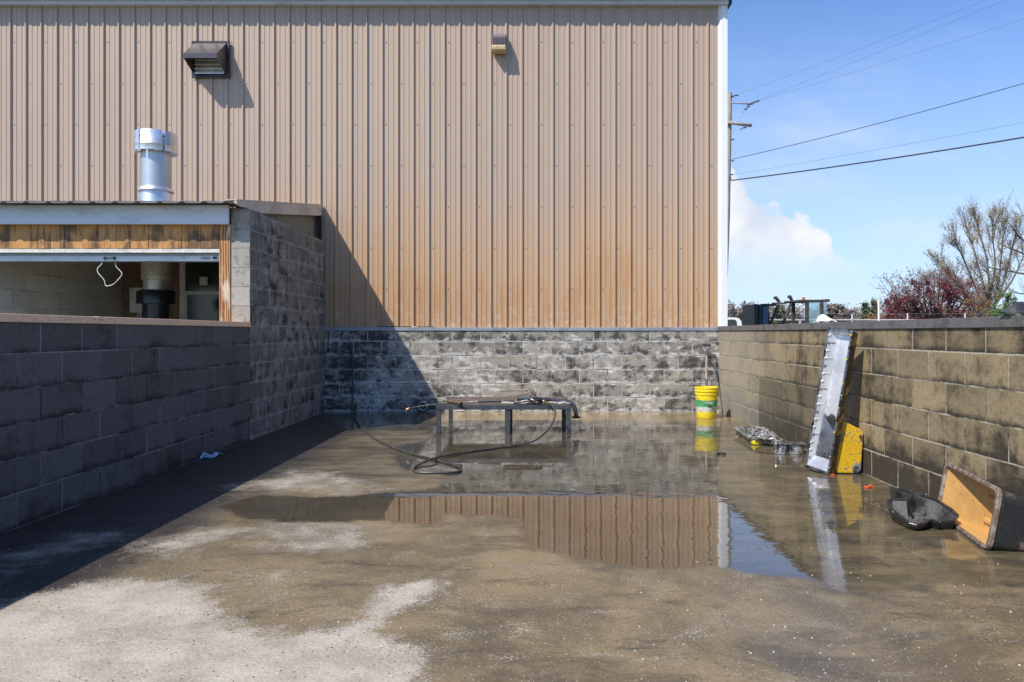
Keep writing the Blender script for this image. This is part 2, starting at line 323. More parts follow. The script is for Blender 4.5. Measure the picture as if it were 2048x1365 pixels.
M_yside = grimy('oily_yellow_paint', (0.42,0.25,0.03), (0.06,0.045,0.025), 0.4, 0, 9, 0.36, 0.52, bstr=0.3)
M_bpl = grimy('wet_black_plastic', (0.022,0.022,0.024), (0.075,0.073,0.07), 0.24, 0, 9, 0.5, 0.72, rough2=0.5, bstr=0.35)
M_bplin = grimy('dusty_black_plastic', (0.14,0.137,0.13), (0.035,0.035,0.035), 0.35, 0, 6, 0.42, 0.68, rough2=0.22, bstr=0.1)
M_tubin = grimy('orange_primer', (0.58,0.33,0.105), (0.42,0.22,0.065), 0.5, 0, 2.5, 0.42, 0.75, bstr=0.03, fd=0.06)
M_tubrim = grimy('rusty_rim', (0.17,0.11,0.075), (0.30,0.27,0.23), 0.7, 0, 22, 0.45, 0.6, bstr=0.8, bdist=0.008)
M_tubout = grimy('scuffed_black_paint', (0.028,0.03,0.032), (0.16,0.12,0.10), 0.33, 0.1, 9, 0.58, 0.7, bstr=0.6, bdist=0.01)
M_orange = grimy('orange_plastic', (0.85,0.13,0.03), (0.7,0.1,0.03), 0.4, 0, 10)
M_enggrey = grimy('greasy_casting', (0.46,0.46,0.46), (0.05,0.048,0.045), 0.35, 0.45, 20, 0.44, 0.60, bstr=0.8, bdist=0.01)
M_rag = grimy('blue_striped_cloth', (0.62,0.70,0.88), (0.10,0.16,0.36), 0.9, 0, 14, 0.52, 0.6, stretch=(6,1,1))
M_wrag = grimy('white_cloth', (0.80,0.79,0.76), (0.62,0.6,0.57), 0.9, 0, 5)
M_bag = grimy('black_plastic_sheet', (0.03,0.03,0.033), (0.10,0.10,0.105), 0.35, 0, 6)
M_lens = grimy('yellowed_lens', (0.66,0.50,0.28), (0.45,0.24,0.08), 0.4, 0, 7, 0.5, 0.7)
M_finsm = grimy('purple_brown_housing', (0.23,0.185,0.19), (0.19,0.15,0.15), 0.5, 0, 8)
M_bark = grimy('grey_bark', (0.16,0.13,0.10), (0.07,0.055,0.045), 0.9, 0, 20)
M_pole = grimy('silvered_pole_wood', (0.42,0.38,0.34), (0.24,0.21,0.19), 0.85, 0, 8, stretch=(4,4,0.3))
M_cable = grimy('black_cable', (0.03,0.03,0.035), (0.05,0.05,0.05), 0.6, 0, 10)
M_poldark = grimy('insulator_ceramic', (0.05,0.05,0.06), (0.12,0.12,0.12), 0.4, 0, 10)
M_navy = grimy('dark_navy_machine_paint', (0.02,0.022,0.035), (0.04,0.04,0.05), 0.45, 0.2, 6)
M_blue = grimy('blue_machine_panel', (0.07,0.12,0.24), (0.05,0.08,0.16), 0.4, 0.2, 6)
M_guard = grimy('worn_black_frame', (0.055,0.052,0.048), (0.12,0.10,0.08), 0.55, 0.2, 12)
M_tyre = grimy('tyre_rubber', (0.03,0.03,0.03), (0.05,0.045,0.04), 0.85, 0, 12)
M_beacon = grimy('amber_beacon_lens', (0.75,0.18,0.05), (0.6,0.14,0.04), 0.25, 0, 12)
M_truckw = grimy('white_car_paint', (0.78,0.78,0.78), (0.7,0.7,0.7), 0.2, 0, 2, bstr=0.02)
M_fencew = grimy('pale_pipe_paint', (0.48,0.48,0.46), (0.36,0.36,0.35), 0.5, 0, 6)
def glass_mat():
    m, nt = new_mat('cab_glass'); t = nt.n('ShaderNodeBsdfTransparent', {'Color': (0.72,0.84,0.9)}); g = nt.n('ShaderNodeBsdfGlossy', {'Color': (0.8,0.9,1), 'Roughness': 0.05})
    mx = nt.n('ShaderNodeMixShader', {0: 0.22, 1: t.outputs[0], 2: g.outputs[0]}); nt.n('ShaderNodeOutputMaterial', {'Surface': mx.outputs[0]}); return m
M_glass = glass_mat()
def leafmat(name, a, b, tr=0.0):
    m, nt = new_mat(name); g = nt.n('ShaderNodeNewGeometry').outputs['Random Per Island']
    finish(nt, nt.mix(g, a, b), 0.6, 0.0, None); return m
M_redleaf = leafmat('plum_leaf', (0.17,0.028,0.03), (0.06,0.016,0.018))
M_bud = leafmat('olive_bud', (0.34,0.27,0.12), (0.17,0.13,0.06))
M_evg = leafmat('evergreen_needle', (0.05,0.09,0.025), (0.02,0.045,0.015))
M_grn = leafmat('fresh_green_leaf', (0.10,0.17,0.03), (0.04,0.09,0.02))
M_rustleaf = leafmat('rust_leaf', (0.22,0.11,0.03), (0.10,0.06,0.025))
M_farleaf = leafmat('hazed_far_twigs', (0.20,0.155,0.13), (0.12,0.10,0.085))  # haze of distance painted in as a paler brown
M_fargreen = leafmat('far_conifer', (0.14,0.16,0.07), (0.075,0.095,0.045))

def woodpanel():
    m, nt = new_mat('stained_wood_panel'); v = nt.n('ShaderNodeTexCoord').outputs['Object']
    n1 = nt.noise(nt.vscale(v, (14, 1, 1.1)), 3.0, 6, 0.7); n2 = nt.noise(nt.vscale(v, (2.2, 1, 0.9)), 2.0, 4, 0.6); n3 = nt.noise(nt.vscale(v, (60, 1, 4)), 3, 3, 0.6)
    c = nt.mix(n1, (0.60,0.29,0.075), (0.34,0.135,0.04))
    c = nt.mix(nt.ss(n3, 0.4, 0.7), c, nt.mix(0.35, c, (0.9,0.6,0.3)))
    c = nt.mix(nt.m('MULTIPLY', nt.ss(nt.m('ADD', n2, nt.m('MULTIPLY', n1, 0.35)), 0.62, 0.8), 0.85), c, (0.05,0.035,0.025))
    finish(nt, c, 0.75, 0, n1, 0.3, 0.004); return m
M_panel = woodpanel()
def timber():
    m, nt = new_mat('knotty_timber'); v = nt.n('ShaderNodeTexCoord').outputs['Object']
    wv = nt.n('ShaderNodeTexWave', {'Vector': nt.vscale(v, (1, 1, 0.12)), 'Scale': 11.0, 'Distortion': 7.0, 'Detail': 3.0, 'Detail Scale': 1.2}, wave_type='BANDS', bands_direction='X').outputs[1]
    n1 = nt.noise(nt.vscale(v, (4, 4, 1)), 2.2, 4, 0.6)
    c = nt.mix(nt.ss(wv, 0.15, 0.8), (0.17,0.065,0.02), (0.50,0.26,0.10)); c = nt.mix(nt.ss(n1, 0.55, 0.68), c, (0.58,0.48,0.36))
    finish(nt, c, 0.7, 0, wv, 0.3, 0.004); return m
M_timber = timber()

# ------------------------------------------------------------------ wash-bay floor (painted masks of where water lies)
YB, XR, XL, YF, YS = 10.37, 2.666, -3.01, 7.63, 10.43
def poly_sd(pts, X, Y):
    """signed distance, + inside"""
    pts = np.array(pts); d = np.full(X.shape, 1e9); ins = np.zeros(X.shape, bool)
    for i in range(len(pts)):
        a = pts[i]; b = pts[(i+1) % len(pts)]; ab = b - a
        t = np.clip(((X-a[0])*ab[0] + (Y-a[1])*ab[1]) / (ab @ ab + 1e-12), 0, 1)
        d = np.minimum(d, np.hypot(X-a[0]-t*ab[0], Y-a[1]-t*ab[1]))
        c = ((a[1] > Y) != (b[1] > Y)) & (X < (b[0]-a[0])*(Y-a[1])/(b[1]-a[1]+1e-12) + a[0]); ins ^= c
    return np.where(ins, d, -d)
def gp(pp): return [tuple(G(x, y)[:2]) for x, y in pp]
PUDDLE = [gp([(640,820),(1442,820),(2300,1196),(2150,1180),(1900,1175),(1700,1192),(1620,1163),(1450,1140),(1300,1137),(1160,1118),(1045,1103),(1036,1036),(900,1031),(888,1057),(760,1046),(600,1044),(480,1040),(436,1012),(520,990),(660,995),(760,988),(850,978),(905,960),(870,942),(805,940),(780,915),(790,893),(860,880),(850,862),(760,862),(700,862),(640,835)])]
DRY = [gp([(-900,1275),(-200,1275),(60,1188),(170,1163),(300,1160),(425,1170),(432,1200),(455,1235),(520,1258),(600,1266),(690,1248),(722,1212),(765,1178),(830,1164),(885,1168),(850,1195),(800,1222),(765,1262),(800,1292),(838,1312),(846,1345),(830,1500),(700,1900),(-900,1900)]),
       gp([(850,832),(930,825),(955,835),(900,845),(850,847)])]
MID = [gp([(500,1052),(620,1046),(740,1052),(700,1085),(600,1100),(540,1078)]), gp([(250,1113),(330,1072),(400,1052),(470,1050),(480,1062),(400,1092),(330,1104)]), gp([(450,975),(560,940),(660,945),(760,975),(700,990),(560,985)]), gp([(560,1050),(760,1060),(700,1100),(560,1090)]), gp([(480,1140),(620,1150),(560,1210)]),
       gp([(0,1110),(150,1075),(260,1062),(200,1090),(60,1140),(-40,1200)])]
FILM = [gp([(955,1118),(1040,1104),(1165,1128),(1150,1160),(1080,1180),(1040,1150)])]
DEEP = [gp([(430,1012),(520,985),(760,982),(1000,975),(1442,985),(1490,1010),(1560,1075),(1640,1150),(1640,1175),(1450,1160),(1160,1140),(1000,1120),(880,1070),(480,1050)])]
SHEEN = [gp([(1400,1160),(1700,1195),(2300,1200),(2600,1500),(1600,1500),(1430,1300),(1370,1220)]), gp([(950,1060),(1030,1060),(1040,1100),(960,1115),(760,1090),(800,1070)])]
gx = np.arange(XL-0.1, XR+0.101, 0.0482); gy = np.concatenate([np.arange(-4, 1.6, 0.2), np.arange(1.6, YB+0.05, 0.045)])
XX, YY = np.meshgrid(gx, gy); nx, ny = len(gx), len(gy)
def sdm(ps): return np.max([poly_sd(p, XX, YY) for p in ps], axis=0)
def floor_mat():
    m, nt = new_mat('wet_concrete'); v = nt.n('ShaderNodeTexCoord').outputs['Object']
    def at(n): return nt.n('ShaderNodeAttribute', attribute_name=n).outputs['Fac']
    pud, dry, mid, film, sheen, deep = at('puddle'), at('dry'), at('mid'), at('film'), at('sheen'), at('deep')
    nb = nt.noise(v, 1.6, 7, 0.68, 0.5); nf = nt.noise(v, 11, 5, 0.7); nff = nt.noise(v, 95, 3, 0.6); ns = nt.noise(nt.vscale(v, (0.7, 2.2, 1)), 2.4, 6, 0.7, 0.6)
    nm = nt.noise(v, 4.5, 6, 0.65)
    wob = nt.m('ADD', nt.m('MULTIPLY', nt.m('SUBTRACT', nb, 0.5), 0.30), nt.m('MULTIPLY', nt.m('SUBTRACT', nf, 0.5), 0.16))
    wob = nt.m('ADD', wob, nt.m('MULTIPLY', nt.m('SUBTRACT', nff, 0.5), 0.03))
    pw = nt.ss(nt.m('ADD', pud, nt.m('ADD', wob, nt.m('MULTIPLY', nt.m('SUBTRACT', nff, 0.5), 0.08))), -0.03, 0.05)
    wob2 = nt.m('ADD', nt.m('MULTIPLY', nt.m('SUBTRACT', nb, 0.5), 0.9), nt.m('MULTIPLY', nt.m('SUBTRACT', nff, 0.5), 0.35))
    wob2 = nt.m('ADD', wob2, nt.m('MULTIPLY', nt.m('SUBTRACT', nf, 0.5), 0.55))
    wob3 = nt.m('ADD', nt.m('MULTIPLY', nt.m('SUBTRACT', nb, 0.5), 0.35), nt.m('ADD', nt.m('MULTIPLY', nt.m('SUBTRACT', nff, 0.5), 0.3), nt.m('MULTIPLY', nt.m('SUBTRACT', nf, 0.5), 0.3)))
    dr = nt.ss(nt.m('ADD', dry, wob3), -0.05, 0.09)
    md = nt.ss(nt.m('ADD', mid, wob2), -0.12, 0.25)
    dp = nt.ss(nt.m('ADD', deep, wob), -0.12, 0.12)
    fl = nt.ss(nt.m('ADD', film, nt.m('MULTIPLY', wob, 0.3)), 0.0, 0.03)
    sh = nt.ss(nt.m('ADD', sheen, nt.m('MULTIPLY', wob2, 1.5)), -0.3, 0.5)
    # concrete itself, its stains, its aggregate and a painted shadow strip
    dampc = nt.mix(nt.ss(nb, 0.35, 0.66), (0.225,0.17,0.095), (0.12,0.093,0.058))
    dampc = nt.mix(nt.ss(ns, 0.52, 0.68), dampc, (0.085,0.07,0.048))
    dampc = nt.mix(nt.m('MULTIPLY', nt.ss(nm, 0.52, 0.66), 0.5), dampc, (0.23,0.19,0.125))
    dryc = nt.mix(nt.ss(nm, 0.35, 0.68), (0.42,0.38,0.31), (0.30,0.265,0.21))
    midc = nt.mix(nt.ss(nt.m('ADD', nm, nt.m('MULTIPLY', nt.m('SUBTRACT', nff, 0.5), 0.8)), 0.38, 0.66), (0.18,0.152,0.112), (0.36,0.325,0.265))
    x, y, z = nt.sep(v)
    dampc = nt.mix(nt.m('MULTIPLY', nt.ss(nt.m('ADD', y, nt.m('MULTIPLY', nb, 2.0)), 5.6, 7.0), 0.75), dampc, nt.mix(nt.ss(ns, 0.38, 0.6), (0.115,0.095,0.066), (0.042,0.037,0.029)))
    st = nt.noise(nt.vscale(v, (0.9, 1.5, 1), (5, 2, 0)), 1.15, 9, 0.72, 0.9)
    dampc = nt.mix(nt.m('MULTIPLY', nt.ss(st, 0.5, 0.62), 0.6), dampc, (0.075,0.06,0.04))
    st2 = nt.noise(nt.vscale(v, (0.8, 1.9, 1), (1, 7, 0)), 2.6, 9, 0.78, 0.6)
    scuff = nt.m('MULTIPLY', nt.ss(nt.m('ADD', st2, nt.m('MULTIPLY', nt.m('SUBTRACT', nff, 0.5), 0.7)), 0.60, 0.74), nt.ss(y, 6.2, 4.0))
    dampc = nt.mix(nt.m('MULTIPLY', scuff, 0.75), dampc, (0.40,0.37,0.31))
    lshade = nt.ss(nt.m('ADD', x, nt.m('MULTIPLY', nt.m('SUBTRACT', nb, 0.5), 0.8)), -1.75, -2.2)
    dampc = nt.mix(nt.m('MULTIPLY', lshade, 0.96), dampc, (0.032,0.029,0.028))  # left wall's cast shadow painted near-black into the floor colour
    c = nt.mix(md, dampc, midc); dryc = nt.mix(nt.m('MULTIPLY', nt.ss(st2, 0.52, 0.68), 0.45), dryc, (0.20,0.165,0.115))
    c = nt.mix(dr, c, dryc)
    wetc = nt.mix(nt.ss(nb, 0.38, 0.62), (0.10,0.083,0.052), (0.055,0.047,0.034))
    wetc = nt.mix(nt.m('MULTIPLY', nt.ss(ns, 0.5, 0.68), 0.6), wetc, (0.05,0.045,0.035))
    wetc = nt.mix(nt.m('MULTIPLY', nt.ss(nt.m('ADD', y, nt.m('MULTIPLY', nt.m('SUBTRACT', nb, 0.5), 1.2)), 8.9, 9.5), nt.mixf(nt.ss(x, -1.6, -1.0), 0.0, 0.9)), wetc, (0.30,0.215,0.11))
    wetc = nt.mix(fl, wetc, (0.2,0.155,0.09))
    wetc = nt.mix(nt.m('MULTIPLY', nt.ss(st2, 0.42, 0.62), nt.m('MULTIPLY', nt.ss(x, 0.9, 1.7), 0.75)), wetc, (0.19,0.145,0.08))
    wetc = nt.mix(nt.m('MULTIPLY', nt.ss(st, 0.5, 0.62), nt.m('MULTIPLY', nt.ss(x, 0.9, 1.7), 0.6)), wetc, (0.05,0.042,0.03))
    wetc = nt.mix(nt.m('MULTIPLY', dp, 0.45), wetc, (0.055,0.042,0.026))
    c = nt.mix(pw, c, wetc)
    vo = nt.n('ShaderNodeTexVoronoi', {'Vector': v, 'Scale': 62.0, 'Randomness': 1.0}); vd = vo.outputs['Distance']; vc = nt.sep(vo.outputs['Color'])
    peb = nt.m('MULTIPLY', nt.ss(vd, 0.27, 0.12), nt.m('GREATER_THAN', nt.m('ADD', vc[0], nt.m('MULTIPLY', nt.m('SUBTRACT', nb, 0.5), 0.6)), 0.93)); pebd = nt.m('MULTIPLY', nt.ss(vd, 0.4, 0.2), nt.m('LESS_THAN', vc[0], 0.1))
    notp = nt.m('SUBTRACT', 1.0, pw)
    vis = nt.m('MULTIPLY', notp, nt.mixf(dr, 0.4, 0.15))
    c = nt.mix(nt.m('MULTIPLY', peb, vis), c, (0.50,0.47,0.42)); c = nt.mix(nt.m('MULTIPLY', pebd, nt.m('MULTIPLY', notp, 0.6)), c, (0.05,0.04,0.03))
    # loose grit, clumped
    vo2 = nt.n('ShaderNodeTexVoronoi', {'Vector': v, 'Scale': 150.0}); v2 = nt.sep(vo2.outputs['Color'])
    grit = nt.m('MULTIPLY', nt.m('GREATER_THAN', nt.m('ADD', v2[0], nt.m('MULTIPLY', nt.m('SUBTRACT', nm, 0.5), 0.9)), 0.93), nt.ss(vo2.outputs['Distance'], 0.4, 0.2))
    c = nt.mix(nt.m('MULTIPLY', grit, nt.m('MULTIPLY', notp, 0.75)), c, (0.50,0.47,0.42))
    g1 = nt.noise(v, 150, 2, 0.6); g2 = nt.noise(v, 55, 3, 0.7)
    gr = nt.m('ADD', nt.m('MULTIPLY', g1, 0.6), nt.m('MULTIPLY', g2, 0.4))
    c = nt.mix(nt.m('MULTIPLY', nt.ss(gr, 0.50, 0.68), nt.m('MULTIPLY', notp, 0.45)), c, nt.mix(0.75, c, (0.01,0.008,0.005)))
    c = nt.mix(nt.m('MULTIPLY', nt.ss(gr, 0.48, 0.34), nt.m('MULTIPLY', notp, 0.5)), c, nt.mix(1.0, c, (1.7,1.68,1.64), 'MULTIPLY'))
    rd = nt.mixf(nt.ss(ns, 0.4, 0.65), 0.55, 0.34)
    rd = nt.mixf(sh, rd, 0.24); rd = nt.mixf(dr, rd, 0.85); rd = nt.mixf(nt.m('MULTIPLY', md, 0.7), rd, 0.75)
    rpt = nt.mixf(nt.ss(nt.m('ADD', nm, nt.m('MULTIPLY', nt.m('SUBTRACT', ns, 0.5), 0.6)), 0.46, 0.72), 0.018, 0.13)
    rp = nt.mixf(dp, rpt, nt.mixf(nt.ss(nm, 0.5, 0.72), 0.008, 0.03)); rp = nt.mixf(fl, rp, 0.35)
    scum = nt.m('MULTIPLY', nt.ss(nt.m('ADD', st, nt.m('MULTIPLY', nt.m('SUBTRACT', nf, 0.5), 0.3)), 0.55, 0.66), 0.5)
    rp = nt.m('ADD', rp, nt.m('MULTIPLY', scum, 0.07))
    shore = nt.m('MULTIPLY', nt.ss(nt.m('ADD', pud, nt.m('MULTIPLY', wob2, 0.5)), 0.42, 0.0), nt.m('MULTIPLY', nt.ss(x, 1.2, 1.7), nt.m('SUBTRACT', 1.0, nt.m('MULTIPLY', dp, 0.7))))
    rp = nt.mixf(shore, rp, 0.24); rp = nt.mixf(nt.ss(y, 9.0, 9.5), rp, 0.16)
    rough = nt.mixf(pw, rd, rp)
    rip = nt.noise(nt.vscale(v, (1.0, 1.6, 1)), 5.0, 2, 0.5, 0.4)
    rip = nt.m('MULTIPLY', rip, nt.mixf(nt.ss(x, -0.3, 0.9), 0.3, 2.0))
    h1 = nt.m('ADD', nt.m('MULTIPLY', nff, 0.6), nt.m('MULTIPLY', vd, 0.6))
    hh = nt.mixf(pw, h1, rip)
    b = nt.n('ShaderNodeBump', {'Height': hh, 'Strength': nt.mixf(pw, 0.55, 0.16), 'Distance': nt.mixf(pw, 0.005, 0.004)})
    p = nt.n('ShaderNodeBsdfPrincipled', {'Base Color': c, 'Roughness': rough, 'IOR': nt.mixf(pw, 1.42, nt.mixf(dp, 1.7, 2.2)), 'Normal': b.outputs[0]})
    nt.n('ShaderNodeOutputMaterial', {'Surface': p.outputs[0]}); return m
me = bpy.data.meshes.new('floor')
zz = np.zeros(nx*ny)
idx = np.arange(nx*ny).reshape(ny, nx)
faces = np.stack([idx[:-1,:-1], idx[:-1,1:], idx[1:,1:], idx[1:,:-1]], -1).reshape(-1, 4)
me.from_pydata(np.stack([XX.ravel(), YY.ravel(), zz], 1).tolist(), [], faces.tolist())
for nme, ps in (('puddle', PUDDLE), ('dry', DRY), ('mid', MID), ('film', FILM), ('deep', DEEP), ('sheen', SHEEN)):
    a = me.attributes.new(nme, 'FLOAT', 'POINT'); a.data.foreach_set('value', sdm(ps).ravel().astype(np.float32))
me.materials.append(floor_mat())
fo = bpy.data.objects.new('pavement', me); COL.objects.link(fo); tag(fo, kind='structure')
tag(fo, 'wet brown concrete floor with a broad puddle and a pale dry corner')

# surrounding ground, one sheet to the horizon
M_field = grimy('gravel_and_grass', (0.17,0.16,0.10), (0.10,0.13,0.05), 0.95, 0, 0.4, bstr=0.3)
g = MB(); g.add([(-900,-300,-0.02),(900,-300,-0.02),(900,1500,-0.02),(-900,1500,-0.02)], [(0,1,2,3)])
tag(g.build('ground', M_field), kind='structure')

# ------------------------------------------------------------------ block walls
t = thing('block_wall', (0, YB, 0), 'low mould-stained grey block wall at the foot of the tan metal building', 'block wall')
b = MB(); b.box((XL, YB, -0.02), (XR+0.2, YB+0.2, 1.196)); b.build('masonry', M_back, t, uv=True)
b = MB(); b.box((XL-0.01, YB-0.012, 1.168), (-1.05, YS+0.004, 1.217)); b.box((-1.048, YB-0.014, 1.168), (1.75, YS+0.004, 1.216)); b.box((1.752, YB-0.012, 1.168), (XR-0.018, YS+0.004, 1.218))
for xs in (0.45, 0.47, 1.69, 1.79, 2.52, -1.0, -1.11):
    b.lathe((xs, YB-0.0145, 1.192), [(0.006,0),(0.006,0.004),(0.0,0.004)], 8, axis=Vector((0,-1,0)))
b.build('flashing', M_flash, t, bevel=0.003)
t = thing('block_wall', (XR, 4, 0), 'low tan block wall on the right with a grey metal cap, pans leaning on it', 'block wall')
b = MB(); b.box((XR, -3, -0.02), (XR+0.2, YB-0.002, 1.19)); b.build('masonry', M_right, t, uv=True)
b = MB(); yb = YB+0.05
for y0, y1 in ((-3, 1.0), (1.003, 5.02), (5.023, 8.2), (8.203, yb)):
    b.box((XR-0.014, y0, 1.168), (XR+0.25, y1, 1.231))
for ys in (4.96, 5.09, 8.1, 8.3, 5.5, 6.9): b.lathe((XR-0.014, ys, 1.2), [(0.006,0),(0.006,0.004),(0.0,0.004)], 8, axis=Vector((-1,0,0)))
b.build('cap', M_cap, t, bevel=0.004)
t = thing('block_wall', (XL, 4, 0), 'low shaded dark grey block wall on the left topped by a tan board', 'block wall')
b = MB(); b.box((XL-0.2, -3, -0.02), (XL, YF-0.002, 1.197)); b.build('masonry', M_left, t, uv=True)
b = MB(); b.box((XL-0.23, -3, 1.199), (XL+0.014, 4.95, 1.248)); b.box((XL-0.23, 4.952, 1.199), (XL+0.012, YF-0.004, 1.25))
for ys in (4.91, 4.97, 5.0): b.lathe((XL+0.013, ys, 1.228), [(0.009,0),(0.009,0.003),(0,0.003)], 8, mi=1, axis=Vector((1,0,0)))
b.build('sill', [M_sill, M_dark], t, bevel=0.003)

# ------------------------------------------------------------------ metal building
BX0, BX1, BZ1 = -12.0, 2.80, 5.87
t = thing('metal_building', (-3, YS, 0), 'tall tan ribbed metal building behind the wash bay with white corner trim', 'building')
def rib_profile(x0, x1, pitch, phase):
    """offsets outwards along a ribbed panel: major ribs with two minor ribs between"""
    pts = []; k0 = math.floor((x0-phase)/pitch) - 1; k1 = math.ceil((x1-phase)/pitch) + 1
    for k in range(k0, k1):
        c = phase + k*pitch
        pts += [(c-0.024, 0), (c-0.010, 0.025), (c+0.007, 0.025), (c+0.016, 0)]
        for j in (1, 2):
            m_ = c + pitch*j/3.0; pts += [(m_-0.014, 0), (m_-0.008, 0.005), (m_+0.008, 0.005), (m_+0.014, 0)]
    return [(min(max(x, x0), x1), d) for x, d in pts if x0-0.05 < x < x1+0.05]
pitch = 30.97*YS/F; ph = (21.8-VX)*YS/F
pr = rib_profile(BX0, BX1-0.12, pitch, ph)
b = MB(); n = len(pr)
zs = [1.19, 2.5, 4.0, BZ1]
b.add([(x, YS-d, z) for z in zs for x, d in pr], [(j*n+i, j*n+i+1, (j+1)*n+i+1, (j+1)*n+i) for j in range(3) for i in range(n-1)])
k = 0
for row in range(8):
    z = EYE + (VY-(579+ (0 if row==0 else 0) - 82.3*row))*YS/F
    for c in range(-30, 60):
        if (c + row) % 2: continue
        x = ph + c*pitch + 0.058
        if BX0 < x < BX1-0.15: b.lathe((x, YS-0.002, z), [(0.0075,0),(0.0075,0.004),(0.004,0.008),(0,0.008)], 6, mi=1, axis=Vector((0,-1,0)))
b.build('siding', [M_siding, M_dark], t, recalc=False)
pr2 = rib_profile(YS+0.1, YS+11.9, pitch, 0.1); n = len(pr2); b = MB()
b.add([(BX1+d, y, z) for z in (0, BZ1) for y, d in pr2], [(i, i+1, n+i+1, n+i) for i in range(n-1)])
b.build('siding', M_siding, t, recalc=False)
b = MB(); b.box((BX0, YS+0.25, 0), (BX1-0.03, YS+12, BZ1-0.02)); b.box((BX0, YB+0.05, 0), (XL-0.25, YS+0.25, 1.185)); b.build('inner_wall', M_brown, t)
b = MB(); xa, xb = (1434.5-VX)*YS/F, (1453.5-VX)*YS/F
b.prism([(xa, YS+0.01), (xa+0.045, YS-0.05), (xb, YS-0.05), (xb, YS+0.12), (xb-0.05, YS+0.12)], 1.221, BZ1-0.002)
b.build('corner_trim', M_white, t, bevel=0.002)
b = MB(); b.box((BX0, YS-0.085, BZ1-0.004), (-3.0, YS+0.05, BZ1+0.05)); b.box((-2.998, YS-0.088, BZ1-0.007), (xb+0.002, YS+0.05, BZ1+0.055)); b.box((xb-0.13, YS-0.092, BZ1-0.012), (xb+0.006, YS+0.05, BZ1+0.06))
b.build('fascia', M_fascia, t, bevel=0.003)
b = MB(); z0 = BZ1+0.062
pr3 = rib_profile(BX0, xb+0.05, pitch, ph+0.05); n = len(pr3)
b.add([(x, y, z0+zq+d) for y, zq in ((YS-0.22, 0.0), (YS+6, 0.9)) for x, d in pr3] , [(i, i+1, n+i+1, n+i) for i in range(n-1)])
b.box((BX0, YS-0.14, z0-0.012), (xb+0.05, YS-0.05, z0-0.003))
b.build('roof', M_roofm, t, recalc=False)
b = MB(); b.box((xb+0.01, YS-0.1, BZ1-0.01), (xb+0.05, YS+0.12, BZ1+0.055)); b.tube([(xb+0.03, YS-0.06, BZ1-0.03), (xb+0.03, YS-0.06, BZ1+0.05)], 0.012, 8)
b.build('downspout_end', M_dark, t, bevel=0.004)

# dark strips of scrap lying on the flashing
for i, (x0, x1, mt, lb, z1) in enumerate(((755, 822, M_dark, 'black rubber strip lying on the flashing where the diagonal shadow ends', 1.232), (824, 833, M_white, 'short white scrap lying between two black strips on the flashing', 1.228), (835, 868, M_dark, 'short tapered black strip on the flashing beside the white scrap', 1.229))):
    a = P(x0, 655, YB); c = P(x1, 655, YB); b = MB()
    b.prism([(a.x, YB-0.008), (c.x-0.02, YB-0.012), (c.x, YB+0.008), (a.x+0.02, YB+0.012)], 1.2185, z1)
    o = b.build('scrap_strip', mt, loc=(a.x, YB, 1.2185), bevel=0.002); tag(o, lb, 'scrap strip', 'scraps lying on the back wall flashing')

# ------------------------------------------------------------------ shed
RS = 0.16; RY0 = YF-0.235; RZ0 = 2.478; RX1 = -3.075; SX0 = -8.0; INX = (246-VX)*(YB-0.05)/F
def rz(y): return RZ0 + (y-RY0)*RS
t = thing('shed', (-4.6, YF, 0), 'lean-to shed of block and orange wood boards with its roll-up door raised', 'shed')
b = MB(); b.box((XL-0.2, YF, -0.02), (XL, YB-0.004, 12*BW+0.014)); o = b.build('side_wall', [M_tower, M_pier], t, uv=True)
for p_ in o.data.polygons:
    if p_.normal.y < -0.6: p_.material_index = 1
b = MB(); b.box((INX-0.2, YF+0.02, -0.02), (INX, YB-0.06, 2.46)); b.build('far_wall', M_inner, t, uv=True)
b = MB(); b.box((SX0, YF, -0.02), (INX-0.202, YF+0.2, 2.27)); b.build('front_wall', M_left, t, uv=True)
# roof: corrugated sheet
b = MB(); pts = []; x = SX0; pr = []
while x < RX1:
    for dx, dz in ((0, 0), (0.02, 0.018), (0.055, 0.018), (0.075, 0), (0.148, 0)): pr.append((min(x+dx, RX1), dz))
    x += 0.2286
n = len(pr)
b.add([(x, y, rz(y)+d) for y in (RY0, YS-0.01) for x, d in pr] + [(x, y, rz(y)+d-0.006) for y in (RY0, YS-0.01) for x, d in pr],
      [(i, i+1, n+i+1, n+i) for i in range(n-1)] + [(2*n+i, 3*n+i, 3*n+i+1, 2*n+i+1) for i in range(n-1)] + [(i+1, i, 2*n+i, 2*n+i+1) for i in range(n-1)])
b.build('roof', M_roofm, t, recalc=False)
b = MB()
yy0, yy1 = RY0+0.01, YS-0.03
def slab(mb, x0, x1, y0, y1, zt, zb, mi=0):
    mb.add([(x0,y0,rz(y0)+zb),(x1,y0,rz(y0)+zb),(x1,y1,rz(y1)+zb),(x0,y1,rz(y1)+zb),(x0,y0,rz(y0)+zt),(x1,y0,rz(y0)+zt),(x1,y1,rz(y1)+zt),(x0,y1,rz(y1)+zt)], [(0,3,2,1),(4,5,6,7),(0,1,5,4),(1,2,6,5),(2,3,7,6),(3,0,4,7)], mi)
b.prism([(yy0, rz(yy0)+0.026), (yy1, rz(yy1)+0.026), (yy1, rz(yy1)-0.13), (8.1, rz(8.1)-0.11), (yy0+0.1, rz(yy0)-0.02), (yy0, rz(yy0)-0.015)], RX1-0.012, RX1+0.016, M=Matrix(((0,0,1,0),(1,0,0,0),(0,1,0,0),(0,0,0,1)))); slab(b, RX1-0.09, RX1+0.02, yy0-0.004, yy1, 0.032, 0.022)
b.build('rake_trim', M_rake, t)
